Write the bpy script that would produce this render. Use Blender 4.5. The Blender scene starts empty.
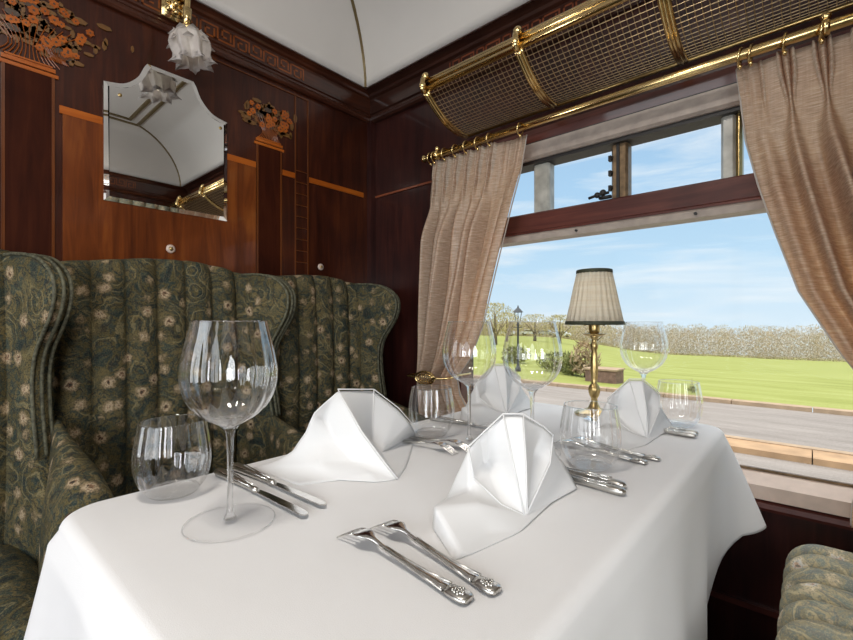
import bpy, bmesh, math, random
from mathutils import Vector, Matrix, noise
random.seed(7)
PI = math.pi
S = bpy.context.scene
COL = S.collection
X0, XR, YW, YO, TZ = -1.53, 0.60, 1.36, -1.36, 0.75   # partition, facing partition, window wall, opposite wall, table height

# ------------------------------------------------------------------ helpers
def link(name, bm, mat, parent=None, smooth=True, auto=None):
    me = bpy.data.meshes.new(name)
    bmesh.ops.recalc_face_normals(bm, faces=bm.faces[:])
    bm.to_mesh(me); bm.free()
    if smooth:
        me.polygons.foreach_set('use_smooth', [True] * len(me.polygons))
        if auto is not None:
            me.set_sharp_from_angle(angle=math.radians(auto))
    o = bpy.data.objects.new(name, me); COL.objects.link(o)
    for m in (mat if isinstance(mat, (list, tuple)) else [mat]): me.materials.append(m)
    if parent: o.parent = parent
    return o

def empty(name, loc=(0, 0, 0), rz=0.0, parent=None):
    o = bpy.data.objects.new(name, None); COL.objects.link(o)
    o.location = loc; o.rotation_euler = (0, 0, rz); o.empty_display_size = .05
    if parent: o.parent = parent
    return o

def tag(o, label, cat, group=None, kind=None):
    o['label'] = label; o['category'] = cat
    if group: o['group'] = group
    if kind: o['kind'] = kind
    return o

def struct(o):
    o['kind'] = 'structure'; return o

def lab(o, label):
    o['label'] = label; return o

def local(o, t):
    """re-express world-space mesh data in the space of its thing t (an Empty with a location)"""
    o.data.transform(Matrix.Translation(-Vector(t.location))); return o

def BM(): return bmesh.new()

def box(bm, x0, x1, y0, y1, z0, z1, mi=0):
    vs = [bm.verts.new((x, y, z)) for x in (x0, x1) for y in (y0, y1) for z in (z0, z1)]
    for f in ((0, 1, 3, 2), (4, 6, 7, 5), (0, 4, 5, 1), (2, 3, 7, 6), (0, 2, 6, 4), (1, 5, 7, 3)):
        bm.faces.new([vs[i] for i in f]).material_index = mi
    return bm

def prism(bm, poly, axis, a, b, mi=0):
    """poly: 2D points; axis 'x' -> (y,z), 'y' -> (x,z), 'z' -> (x,y); extruded from a to b"""
    def P(p, t):
        return {'x': (t, p[0], p[1]), 'y': (p[0], t, p[1]), 'z': (p[0], p[1], t)}[axis]
    A = [bm.verts.new(P(p, a)) for p in poly]; B = [bm.verts.new(P(p, b)) for p in poly]
    n = len(poly)
    bm.faces.new(A).material_index = mi; bm.faces.new(B[::-1]).material_index = mi
    for i in range(n):
        bm.faces.new((A[i], A[(i + 1) % n], B[(i + 1) % n], B[i])).material_index = mi
    return bm

def tube(bm, pts, r, seg=10, closed=False, cap=True):
    pts = [Vector(p) for p in pts]; n = len(pts)
    rs = r if isinstance(r, (list, tuple)) else [r] * n
    rings = []; prev = None
    for i, p in enumerate(pts):
        if closed: t = (pts[(i + 1) % n] - pts[i - 1]).normalized()
        else: t = (pts[min(i + 1, n - 1)] - pts[max(i - 1, 0)]).normalized()
        if prev is None:
            a = Vector((0, 0, 1)) if abs(t.z) < .9 else Vector((1, 0, 0))
            u = t.cross(a).normalized()
        else:
            u = (prev - t * prev.dot(t)).normalized()
        prev = u; v = t.cross(u)
        rings.append([bm.verts.new(p + (u * math.cos(2 * PI * k / seg) + v * math.sin(2 * PI * k / seg)) * rs[i]) for k in range(seg)])
    m = n if closed else n - 1
    for i in range(m):
        A, B = rings[i], rings[(i + 1) % n]
        for k in range(seg):
            bm.faces.new((A[k], A[(k + 1) % seg], B[(k + 1) % seg], B[k]))
    if cap and not closed:
        bm.faces.new(rings[0][::-1]); bm.faces.new(rings[-1])
    return bm

def lathe(bm, prof, c=(0, 0, 0), seg=48, rmod=None, cap=False, M=None):
    rings = []
    for r, z in prof:
        ring = []
        for k in range(seg):
            a = 2 * PI * k / seg
            rr = r * (rmod(a, r, z) if rmod else 1)
            p = Vector((rr * math.cos(a), rr * math.sin(a), z))
            if M: p = M @ p
            ring.append(bm.verts.new(p + Vector(c)))
        rings.append(ring)
    for A, B in zip(rings, rings[1:]):
        for k in range(seg):
            bm.faces.new((A[k], A[(k + 1) % seg], B[(k + 1) % seg], B[k]))
    if cap:
        bm.faces.new(rings[0][::-1]); bm.faces.new(rings[-1])
    return bm

def sphere(bm, c, r, u=12, v=8, sc=(1, 1, 1)):
    bmesh.ops.create_uvsphere(bm, u_segments=u, v_segments=v, radius=r,
                              matrix=Matrix.Translation(c) @ Matrix.Diagonal((*sc, 1)))
    return bm

def mod(o, typ, **kw):
    m = o.modifiers.new(typ.lower(), typ)
    for k, v in kw.items(): setattr(m, k, v)
    return m

def lerp(a, b, t): return a + (b - a) * t
def interp(tab, t):
    if t <= tab[0][0]: return tab[0][1]
    for (a, va), (b, vb) in zip(tab, tab[1:]):
        if t <= b: return lerp(va, vb, (t - a) / (b - a))
    return tab[-1][1]
def sstep(a, b, t):
    t = max(0, min(1, (t - a) / (b - a))); return t * t * (3 - 2 * t)
def smooth_curve(pts, sub=6, closed=False):
    pts = [Vector(p) for p in pts]; n = len(pts); out = []
    rng = range(n if closed else n - 1)
    for i in rng:
        p0 = pts[i - 1] if (i > 0 or closed) else pts[0]
        p1 = pts[i]; p2 = pts[(i + 1) % n]
        p3 = pts[(i + 2) % n] if (closed or i + 2 < n) else pts[-1]
        for k in range(sub):
            t = k / sub
            out.append(.5 * ((2 * p1) + (p2 - p0) * t + (2 * p0 - 5 * p1 + 4 * p2 - p3) * t * t + (3 * p1 - p0 - 3 * p2 + p3) * t ** 3))
    if not closed: out.append(pts[-1])
    return out

# ------------------------------------------------------------------ materials
class NT:
    def __init__(s, name):
        s.m = bpy.data.materials.new(name); s.m.use_nodes = True
        s.t = s.m.node_tree; s.t.nodes.clear()
        s.out = s.n('ShaderNodeOutputMaterial')
    def n(s, typ, **kw):
        x = s.t.nodes.new(typ)
        for k, v in kw.items():
            if k.startswith('i_'):
                k2 = k[2:]; k2 = int(k2) if k2.isdigit() else k2.replace('_', ' ')
                x.inputs[k2].default_value = v
            else: setattr(x, k, v)
        return x
    def l(s, a, b): s.t.links.new(a, b)
    def coords(s, scale=(1, 1, 1), rot=(0, 0, 0)):
        g = s.n('ShaderNodeNewGeometry'); mp = s.n('ShaderNodeMapping')
        mp.inputs['Scale'].default_value = scale; mp.inputs['Rotation'].default_value = rot
        s.l(g.outputs['Position'], mp.inputs['Vector']); return mp.outputs['Vector']
    def ocoords(s, scale=(1, 1, 1), rot=(0, 0, 0)):
        g = s.n('ShaderNodeTexCoord'); mp = s.n('ShaderNodeMapping')
        mp.inputs['Scale'].default_value = scale; mp.inputs['Rotation'].default_value = rot
        s.l(g.outputs['Object'], mp.inputs['Vector']); return mp.outputs['Vector']
    def noise(s, vec, scale, detail=4, rough=.5, dist=0):
        x = s.n('ShaderNodeTexNoise'); x.inputs['Scale'].default_value = scale
        x.inputs['Detail'].default_value = detail; x.inputs['Roughness'].default_value = rough
        x.inputs['Distortion'].default_value = dist
        s.l(vec, x.inputs['Vector']); return x
    def ramp(s, fac, stops, interp='LINEAR'):
        x = s.n('ShaderNodeValToRGB'); x.color_ramp.interpolation = interp
        e = x.color_ramp.elements
        while len(e) > len(stops): e.remove(e[-1])
        while len(e) < len(stops): e.new(1)
        for q, (p, c) in zip(e, stops):
            q.position = p; q.color = (*c, 1) if len(c) == 3 else c
        s.l(fac, x.inputs['Fac']); return x.outputs['Color']
    def mix(s, fac, a, b, blend='MIX'):
        x = s.n('ShaderNodeMix', data_type='RGBA', blend_type=blend)
        for v, i in ((fac, 0), (a, 6), (b, 7)):
            if hasattr(v, 'is_output') or isinstance(v, bpy.types.NodeSocket): s.l(v, x.inputs[i])
            elif i == 0: x.inputs[0].default_value = v
            else: x.inputs[i].default_value = (*v, 1)
        return x.outputs[2]
    def math(s, op, a, b=None):
        x = s.n('ShaderNodeMath', operation=op)
        for v, i in ((a, 0), (b, 1)):
            if v is None: continue
            if isinstance(v, bpy.types.NodeSocket): s.l(v, x.inputs[i])
            else: x.inputs[i].default_value = v
        return x.outputs[0]
    def bsdf(s, color=None, rough=.5, metal=0, coat=0, spec=.5, bump=None, bstr=.2, bdist=.002, sheen=0, **kw):
        b = s.n('ShaderNodeBsdfPrincipled')
        if isinstance(color, bpy.types.NodeSocket): s.l(color, b.inputs['Base Color'])
        elif color: b.inputs['Base Color'].default_value = (*color, 1)
        if isinstance(rough, bpy.types.NodeSocket): s.l(rough, b.inputs['Roughness'])
        else: b.inputs['Roughness'].default_value = rough
        b.inputs['Metallic'].default_value = metal
        b.inputs['Coat Weight'].default_value = coat
        b.inputs['Coat Roughness'].default_value = .06
        b.inputs['Specular IOR Level'].default_value = spec
        b.inputs['Sheen Weight'].default_value = sheen
        if bump is not None:
            q = s.n('ShaderNodeBump'); q.inputs['Strength'].default_value = bstr; q.inputs['Distance'].default_value = bdist
            s.l(bump, q.inputs['Height']); s.l(q.outputs[0], b.inputs['Normal'])
        s.l(b.outputs[0], s.out.inputs[0]); return b

def simple(name, color, rough=.5, metal=0, coat=0, nscale=40, var=.08, bstr=.05, spec=.5):
    t = NT(name); v = t.coords()
    nz = t.noise(v, nscale, 3)
    d = tuple(max(0, c * (1 - var)) for c in color); l = tuple(min(1, c * (1 + var)) for c in color)
    t.bsdf(t.ramp(nz.outputs[0], [(.3, d), (.7, l)]), rough, metal, coat, spec, nz.outputs[0], bstr, .001)
    return t.m

def wood(name, dark, mid, light, grain='z', coat=.22, rough=.32, scale=1.0, spec=.32):
    t = NT(name)
    sc = {'z': (26, 26, 2.2), 'x': (2.2, 26, 26), 'y': (26, 2.2, 26)}[grain]
    v = t.coords(tuple(q * scale for q in sc))
    a = t.noise(v, 1.3, 8, .62, 1.2)
    v2 = t.coords((3, 3, 2.4)); b = t.noise(v2, 1.5, 3, .5, .6)
    f = t.mix(.42, a.outputs[0], b.outputs[0])
    c = t.ramp(f, [(.34, dark), (.5, mid), (.68, light)])
    t.bsdf(c, rough, 0, coat, spec, a.outputs[0], .04, .0006)
    return t.m

M = {}
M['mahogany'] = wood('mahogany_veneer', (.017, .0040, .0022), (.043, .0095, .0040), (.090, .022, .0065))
M['mahogany_lower'] = wood('mahogany_lower_lit', (.06, .013, .003), (.145, .034, .006), (.27, .078, .012), scale=.8)  # warm glow of the lit lower panel put into the wood colour
M['mahogany_dark'] = wood('dark_mahogany', (.014, .0042, .0042), (.033, .009, .0075), (.058, .016, .011), coat=.25)
M['cornice_wood'] = wood('cornice_mahogany', (.03, .009, .005), (.06, .018, .009), (.105, .03, .012), 'y', coat=.6, rough=.28)
M['cornice_wood_x'] = wood('cornice_mahogany_long', (.022, .008, .006), (.04, .015, .01), (.065, .022, .013), 'x', coat=.5, rough=.3)
M['transom_wood'] = wood('red_mahogany_transom', (.05, .014, .012), (.09, .026, .02), (.15, .045, .032), 'x', coat=.5)
M['floor_wood'] = wood('floor_carpet', (.05, .012, .01), (.08, .02, .016), (.1, .03, .02), 'x', coat=0, rough=.9)
M['inlay'] = wood('satinwood_inlay', (.24, .052, .005), (.37, .088, .009), (.48, .13, .014), 'y', coat=.2)
M['inlay_string'] = wood('string_inlay', (.085, .022, .005), (.12, .032, .006), (.16, .045, .009), 'z', coat=.3)
M['inlay_dim'] = wood('walnut_inlay', (.17, .040, .006), (.25, .062, .009), (.34, .092, .014), 'y', coat=.5)
M['inlay_green'] = simple('stained_leaf_veneer', (.15, .065, .012), .4, coat=.4)
M['inlay_grey'] = simple('grey_stained_veneer', (.06, .035, .02), .4, coat=.4)
M['panel_dark'] = wood('dark_rosewood_veneer', (.018, .004, .002), (.038, .008, .003), (.06, .014, .005), coat=0, rough=.6, spec=.08)  # dark red-brown veneer of the column panels
M['ceiling'] = simple('cream_painted_ceiling', (.72, .685, .64), .55, nscale=6, var=.02)
M['batten'] = simple('old_gold_batten', (.22, .16, .07), .42, .55, nscale=60)
def brass(name, col=(.86, .64, .30), rough=.2):
    t = NT(name); v = t.coords(); nz = t.noise(v, 90, 4)
    c = t.ramp(nz.outputs[0], [(.3, tuple(q * .8 for q in col)), (.7, col)])
    t.bsdf(c, rough, 1, 0, .5, nz.outputs[0], .08, .0006); return t.m
M['brass'] = brass('polished_brass')
M['brass_mesh'] = brass('brass_wire', (.62, .46, .27), .36)
M['brass_aged'] = brass('aged_brass', (.55, .40, .17), .3)
M['bronze'] = simple('weathered_bronze_mullion', (.20, .13, .07), .42, .5, nscale=50, var=.4, bstr=.3)
M['silver'] = brass('polished_silver', (.80, .78, .75), .14)
M['silver_dark'] = brass('silver_ornament', (.66, .64, .60), .28)
M['alu'] = simple('pale_painted_frame', (.40, .335, .29), .4, nscale=30, var=.15)
M['sill'] = simple('pale_window_ledge', (.62, .49, .41), .45, nscale=30, var=.08)
M['black'] = simple('black_rubber_seal', (.012, .01, .01), .5)
M['plate_glassy'] = simple('frosted_edge_post', (.42, .42, .38), .3, nscale=25, var=.3)

def cloth(name, col, weave=900, bstr=.12, sub=.12, var=.03, bd=.0004, wr=.0):
    t = NT(name); v = t.ocoords()
    w = t.noise(v, weave, 2); nz = t.noise(v, 7, 3)
    h = t.math('ADD', t.math('MULTIPLY', w.outputs[0], .25), nz.outputs[0])
    c = t.ramp(nz.outputs[0], [(.3, tuple(q * (1 - var) for q in col)), (.7, col)])
    b = t.bsdf(c, .82, 0, 0, .25, h, bstr, bd, sheen=.15)
    if sub:
        tr = t.n('ShaderNodeBsdfTranslucent'); t.l(c, tr.inputs['Color'])
        mx = t.n('ShaderNodeMixShader'); mx.inputs[0].default_value = sub
        t.l(b.outputs[0], mx.inputs[1]); t.l(tr.outputs[0], mx.inputs[2]); t.l(mx.outputs[0], t.out.inputs[0])
    return t.m
M['linen'] = cloth('white_damask_linen', (.84, .83, .825), bstr=.25, sub=0, bd=.004)
M['napkin'] = cloth('starched_napkin_linen', (.86, .855, .85), 1400, .1, .16)

def curtain_mat():
    t = NT('beige_silk_curtain')
    v = t.ocoords((20, 20, 330)); a = t.noise(v, 1.6, 3, .6)
    v2 = t.ocoords((240, 240, 8)); b = t.noise(v2, 1.2, 3, .6)
    f = t.mix(.18, a.outputs[0], b.outputs[0])
    c = t.ramp(f, [(.33, (.37, .30, .225)), (.5, (.53, .445, .35)), (.66, (.72, .63, .51))])
    p = t.bsdf(c, .38, 0, 0, .5, f, .25, .0008)
    tc = t.ramp(f, [(.33, (.75, .40, .12)), (.5, (.95, .56, .20)), (.66, (1, .75, .36))])
    tr = t.n('ShaderNodeBsdfTranslucent'); t.l(tc, tr.inputs['Color'])
    mx = t.n('ShaderNodeMixShader'); mx.inputs[0].default_value = .44
    t.l(p.outputs[0], mx.inputs[1]); t.l(tr.outputs[0], mx.inputs[2]); t.l(mx.outputs[0], t.out.inputs[0])
    return t.m
M['curtain'] = curtain_mat()
M['lining'] = cloth('pale_curtain_hem', (.62, .56, .5), 500, .2, .3)

def shade_mat():
    t = NT('pleated_cream_silk'); v = t.ocoords((1, 1, 30)); a = t.noise(v, 8, 3)
    c = t.ramp(a.outputs[0], [(.3, (.90, .83, .70)), (.7, (.97, .93, .83))])
    p = t.bsdf(c, .6, 0, 0, .3)
    tr = t.n('ShaderNodeBsdfTranslucent'); t.l(c, tr.inputs['Color'])
    mx = t.n('ShaderNodeMixShader'); mx.inputs[0].default_value = .62
    t.l(p.outputs[0], mx.inputs[1]); t.l(tr.outputs[0], mx.inputs[2]); t.l(mx.outputs[0], t.out.inputs[0])
    return t.m
M['shade'] = shade_mat()
M['trim_green'] = simple('dark_green_braid', (.035, .04, .02), .7, nscale=300, var=.5)

def fabric_mat(name, gain=1.0, pale=0):
    """paisley damask: cream daisies with dark hearts, scrolling outlines, moss and ochre leaves on deep teal green"""
    g = lambda c: tuple(min(1, q * gain) for q in c)
    t = NT(name); v = t.ocoords()
    def warp(vec, sc, amt, det=3):
        wn = t.noise(vec, sc, det); sb = t.n('ShaderNodeVectorMath', operation='SUBTRACT'); t.l(wn.outputs['Color'], sb.inputs[0]); sb.inputs[1].default_value = (.5, .5, .5)
        wv = t.n('ShaderNodeVectorMath', operation='SCALE'); t.l(sb.outputs[0], wv.inputs[0]); wv.inputs['Scale'].default_value = amt
        ad = t.n('ShaderNodeVectorMath', operation='ADD'); t.l(vec, ad.inputs[0]); t.l(wv.outputs[0], ad.inputs[1]); return ad.outputs[0]
    w1 = warp(v, 9, .13)
    base = t.noise(w1, 17, 6, .62)
    c = t.ramp(base.outputs[0], [(.32, g((.008, .014, .015))), (.41, g((.024, .038, .032))), (.47, g((.085, .064, .022))), (.52, g((.020, .036, .034))), (.57, g((.135, .100, .038))), (.63, g((.028, .045, .040))), (.72, g((.09, .08, .04)))])
    # scrolling leaf outlines
    vo = t.n('ShaderNodeTexVoronoi', feature='F1'); vo.inputs['Scale'].default_value = 9.5; t.l(w1, vo.inputs['Vector'])
    ph = t.math('MULTIPLY', vo.outputs['Distance'], 30)
    msk = t.ramp(t.noise(v, 10, 2).outputs[0], [(.44, (0, 0, 0)), (.56, (1, 1, 1))])
    rm = t.mix(1.0, t.ramp(t.math('SINE', ph), [(.78, (0, 0, 0)), (.97, (.7, .7, .7))]), msk, 'MULTIPLY')
    c = t.mix(rm, c, g((.20, .165, .085)))
    dk = t.ramp(t.math('SINE', t.math('ADD', ph, 2.2)), [(.88, (0, 0, 0)), (.99, (.7, .7, .7))])
    c = t.mix(dk, c, g((.010, .013, .016)))
    # big pale leaves
    vl = t.n('ShaderNodeTexVoronoi', feature='F1'); vl.inputs['Scale'].default_value = 11; t.l(warp(v, 16, .06), vl.inputs['Vector'])
    c = t.mix(t.ramp(vl.outputs['Distance'], [(.20, (.45, .45, .45)), (.30, (0, 0, 0))]), c, g((.15, .118, .05)))
    # daisies
    vf = t.n('ShaderNodeTexVoronoi', feature='F1'); vf.inputs['Scale'].default_value = 18; vf.inputs['Randomness'].default_value = .7
    t.l(warp(v, 60, .012), vf.inputs['Vector'])
    pn = t.noise(v, 130, 3, .6)
    dd = t.math('ADD', vf.outputs['Distance'], t.math('MULTIPLY', t.math('SUBTRACT', pn.outputs[0], .5), .42))
    fm = t.ramp(dd, [(.27, (.9, .9, .9)), (.36, (0, 0, 0))])
    fc = t.ramp(dd, [(.03, g((.03, .02, .016))), (.08, g((.22, .12, .07))), (.14, g((.46, .36, .24))), (.22, g((.26, .19, .11))), (.32, g((.12, .09, .05)))])
    c = t.mix(fm, c, fc)
    fine = t.noise(v, 420, 2)
    c = t.mix(t.ramp(fine.outputs[0], [(.52, (0, 0, 0)), (.64, (.34, .34, .34))]), c, g((.19, .15, .07)))
    c = t.mix(t.ramp(t.noise(t.ocoords((1, 1, 1), (.5, .4, .9)), 330, 2).outputs[0], [(.52, (0, 0, 0)), (.62, (.6, .6, .6))]), c, g((.010, .013, .013)))
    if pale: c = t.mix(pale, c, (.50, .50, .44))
    t.bsdf(c, .85, 0, 0, .25, fine.outputs[0], .35, .0012)
    return t.m
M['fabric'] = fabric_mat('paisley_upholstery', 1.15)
M['fabric_pale'] = fabric_mat('paisley_upholstery_lit', 4.2, .38)  # lit copy of the upholstery, the light put into its paler colour
M['piping'] = simple('green_gold_piping', (.085, .082, .05), .7, nscale=120, var=.7)

def glass(name, tint=(.97, .98, .98), lo=.03, hi=.85, power=3.2, rough=.02):
    t = NT(name)
    tr = t.n('ShaderNodeBsdfTransparent'); tr.inputs[0].default_value = (*tint, 1)
    gl = t.n('ShaderNodeBsdfGlossy'); gl.inputs['Roughness'].default_value = rough; gl.inputs['Color'].default_value = (1, 1, 1, 1)
    lw = t.n('ShaderNodeLayerWeight'); lw.inputs['Blend'].default_value = .5
    p = t.math('POWER', lw.outputs['Facing'], power)
    f = t.math('ADD', t.math('MULTIPLY', p, hi), lo)
    mx = t.n('ShaderNodeMixShader'); t.l(f, mx.inputs[0])
    t.l(tr.outputs[0], mx.inputs[1]); t.l(gl.outputs[0], mx.inputs[2]); t.l(mx.outputs[0], t.out.inputs[0])
    return t.m
M['glass'] = glass('crystal', (.998, 1, 1), .06, .95, 2.2)
M['glass_foot'] = glass('crystal_foot', (.985, .988, .988), .02, .30, 3.5)
def flat_glass(name, fac):
    t = NT(name); tr = t.n('ShaderNodeBsdfTransparent'); tr.inputs[0].default_value = (1, 1, 1, 1)
    gl = t.n('ShaderNodeBsdfGlossy'); gl.inputs['Roughness'].default_value = .03
    mx = t.n('ShaderNodeMixShader'); mx.inputs[0].default_value = fac
    t.l(tr.outputs[0], mx.inputs[1]); t.l(gl.outputs[0], mx.inputs[2]); t.l(mx.outputs[0], t.out.inputs[0]); return t.m
M['glass_foot'] = flat_glass('crystal_foot', .014)
M['pane'] = glass('window_pane', (.995, .998, 1), .002, .2, 5)
def solid_glass(name='solid_crystal', tf=.55):
    t = NT(name)
    b = t.n('ShaderNodeBsdfGlass'); b.inputs['Roughness'].default_value = 0; b.inputs['IOR'].default_value = 1.45
    tr = t.n('ShaderNodeBsdfTransparent')
    mx = t.n('ShaderNodeMixShader'); mx.inputs[0].default_value = tf
    t.l(tr.outputs[0], mx.inputs[1]); t.l(b.outputs[0], mx.inputs[2]); t.l(mx.outputs[0], t.out.inputs[0]); return t.m
M['glass_solid'] = solid_glass(); M['glass_base'] = solid_glass('crystal_base', .24)
def frosted():
    t = NT('frosted_tulip_glass')
    v = t.coords(); nz = t.noise(v, 60, 3)
    b = t.n('ShaderNodeBsdfPrincipled'); t.l(t.ramp(nz.outputs[0], [(.3, (.55, .5, .48)), (.7, (.8, .76, .74))]), b.inputs['Base Color']); b.inputs['Roughness'].default_value = .3
    tr = t.n('ShaderNodeBsdfTransparent'); tl = t.n('ShaderNodeBsdfTranslucent'); tl.inputs[0].default_value = (.8, .78, .76, 1)
    m1 = t.n('ShaderNodeMixShader'); m1.inputs[0].default_value = .5; t.l(b.outputs[0], m1.inputs[1]); t.l(tl.outputs[0], m1.inputs[2])
    m2 = t.n('ShaderNodeMixShader'); m2.inputs[0].default_value = .22; t.l(m1.outputs[0], m2.inputs[1]); t.l(tr.outputs[0], m2.inputs[2])
    t.l(m2.outputs[0], t.out.inputs[0]); return t.m
M['frosted'] = frosted()
def mirror_mat():
    t = NT('silvered_mirror'); b = t.n('ShaderNodeBsdfGlossy'); b.inputs['Color'].default_value = (.95, .96, .95, 1); b.inputs['Roughness'].default_value = .004
    t.l(b.outputs[0], t.out.inputs[0]); return t.m
M['mirror'] = mirror_mat()
def bulb_mat():
    t = NT('bulb_glow'); e = t.n('ShaderNodeEmission'); e.inputs[0].default_value = (1, .9, .72, 1); e.inputs[1].default_value = 1.3
    t.l(e.outputs[0], t.out.inputs[0]); return t.m
M['bulb'] = bulb_mat()
M['lamp_emit'] = bulb_mat(); M['lamp_emit'].node_tree.nodes['Emission'].inputs[1].default_value = 5

# ------------------------------------------------------------------ setting: shell
def wallmat(bm, name, mat, parent=None): return struct(link(name, bm, mat, parent, smooth=False)) if parent is None else link(name, bm, mat, parent, smooth=False)

floor = wallmat(box(BM(), X0 - .1, 3.0, YO - .1, YW + .1, -.05, 0), 'floor', M['floor_wood'])
bm = BM(); box(bm, X0 - .06, X0, YO, YW, 0, 2.02)
wall_left = wallmat(bm, 'wall_left', M['mahogany'])
bm = BM(); box(bm, XR, XR + .06, .0, YW, 0, 2.02); box(bm, XR, XR + .06, YO, 0, 1.90, 2.02); box(bm, XR, XR + .06, YO, -1.25, 0, 1.90)
wall_right = wallmat(bm, 'wall_right', M['mahogany'])
WX0, WX1 = -1.03, .50           # window opening
bm = BM()
box(bm, X0, WX0, YW, YW + .1, 0, 2.02); box(bm, WX1, XR, YW, YW + .1, 0, 2.02)
box(bm, WX0, WX1, YW, YW + .1, 0, .572); box(bm, WX0, WX1, YW, YW + .1, 1.605, 2.02)
wall_back = wallmat(bm, 'wall_back', M['mahogany_dark'])
bm = BM()                      # opposite side of the carriage with its own window
box(bm, X0, -1.35, YO - .1, YO, 0, 2.02); box(bm, .45, XR, YO - .1, YO, 0, 2.02)
box(bm, -1.35, .45, YO - .1, YO, 0, .6); box(bm, -1.35, .45, YO - .1, YO, 1.66, 2.02)
box(bm, -.48, -.42, YO - .1, YO, .6, 1.66)
box(bm, XR + .06, .80, YO - .1, YO, 0, 2.02); box(bm, .80, 2.6, YO - .1, YO, 0, .6); box(bm, .80, 2.6, YO - .1, YO, 1.66, 2.02); box(bm, 2.6, 3.0, YO - .1, YO, 0, 2.02)
wall_front = wallmat(bm, 'wall_front', M['mahogany_dark'])

# lower partition panel between the columns, mahogany with a lit glow in its colour
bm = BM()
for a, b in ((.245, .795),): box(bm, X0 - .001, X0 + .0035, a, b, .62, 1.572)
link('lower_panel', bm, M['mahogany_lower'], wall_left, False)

# ceiling : cove springing from the cornice to a flat panel
CB = (X0 + .06, XR - .06, YO + .09, YW - .09)      # springing rectangle
DX, DY, DZ, ZS = .23, .345, .26, 2.05
bm = BM(); N = 12; rings = []
for i in range(N + 1):
    a = i / N * PI / 2; fx = (1 - math.cos(a)) * DX; fy = (1 - math.cos(a)) * DY; z = ZS - .02 + (DZ + .02) * math.sin(a)
    x0, x1, y0, y1 = CB[0] + fx, CB[1] - fx, CB[2] + fy, CB[3] - fy
    rings.append([bm.verts.new(p) for p in ((x0, y0, z), (x1, y0, z), (x1, y1, z), (x0, y1, z))])
for A, B in zip(rings, rings[1:]):
    for k in range(4): bm.faces.new((A[k], A[(k + 1) % 4], B[(k + 1) % 4], B[k]))
bm.faces.new(rings[-1])
ceiling = struct(link('ceiling', bm, M['ceiling'], auto=35))
mod(ceiling, 'SOLIDIFY', thickness=.02, offset=1)
bat = BM()
for sx, sy in ((0, 0), (1, 0), (1, 1), (0, 1)):
    pts = []
    for i in range(15):
        a = i / 14 * PI / 2
        x = (CB[0] + (1 - math.cos(a)) * DX) if not sx else (CB[1] - (1 - math.cos(a)) * DX)
        y = (CB[2] + (1 - math.cos(a)) * DY) if not sy else (CB[3] - (1 - math.cos(a)) * DY)
        pts.append((x, y, ZS - .02 + (DZ + .02) * math.sin(a)))
    tube(bat, pts, .0075, 6)
zc = ZS + DZ
for q, off in ((0, 0), (1, .06)):
    x0, x1, y0, y1 = CB[0] + DX + off, CB[1] - DX - off, CB[2] + DY + off, CB[3] - DY - off
    for (a, b, c, d) in ((x0, x1, y0, y0), (x0, x1, y1, y1)): box(bat, a - .009, b + .009, c - .009, d + .009, zc - .008, zc + .002)
    for (a, c, d) in ((x0, y0, y1), (x1, y0, y1)): box(bat, a - .009, a + .009, c, d, zc - .008, zc + .002)
link('ceiling_batten', bat, M['batten'], ceiling, False)

bm = BM(); box(bm, XR + .06, 3.0, YO, YW, 2.10, 2.14); link('next_bay_ceiling', bm, M['ceiling'], ceiling, False)
bm = BM(); box(bm, 3.0, 3.06, YO - .1, YW + .1, 0, 2.1); box(bm, XR + .06, 3.0, YW, YW + .1, 0, 2.1); link('next_bay_wall', bm, M['mahogany'], wall_right, False)
# cornice, one run per wall
prof_l = [(0, 1.912), (.012, 1.912), (.018, 1.918), (.020, 1.928), (.014, 1.934), (.011, 1.938), (.011, 1.945), (.017, 1.949), (.017, 2.012), (.026, 2.016), (.030, 2.024),
          (.036, 2.028), (.050, 2.034), (.056, 2.042), (.060, 2.047), (.060, 2.062), (0, 2.062)]
prof_w = [(p[0] * 1.5, p[1]) for p in prof_l]
def cornice(bm, prof, wall, a, b, ma, mb):
    """wall: 'L','R' run along y ; 'B','F' run along x ; mitre amounts ma/mb = ratio applied to the profile's reach"""
    def P(o, z, end):
        if wall in 'LR':
            y = a + o * ma if end == 0 else b - o * mb
            return ((X0 + o) if wall == 'L' else (XR - o), y, z)
        x = a + o * ma if end == 0 else b - o * mb
        return (x, (YW - o) if wall == 'B' else (YO + o), z)
    A = [bm.verts.new(P(o, z, 0)) for o, z in prof]; B = [bm.verts.new(P(o, z, 1)) for o, z in prof]
    for i in range(len(prof)):
        j = (i + 1) % len(prof); bm.faces.new((A[i], A[j], B[j], B[i]))
    bm.faces.new(A); bm.faces.new(B[::-1]); return bm
trim_1 = wallmat(cornice(BM(), prof_l, 'L', YO, YW, 1.5, 1.5), 'trim_1', M['cornice_wood'])
trim_2 = wallmat(cornice(BM(), prof_w, 'B', X0, XR, 1 / 1.5, 1 / 1.5), 'trim_2', M['cornice_wood_x'])
trim_3 = wallmat(cornice(BM(), prof_l, 'R', YO, YW, 1.5, 1.5), 'trim_3', M['cornice_wood'])
trim_4 = wallmat(cornice(BM(), prof_w, 'F', X0, XR, 1 / 1.5, 1 / 1.5), 'trim_4', M['cornice_wood_x'])

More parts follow.
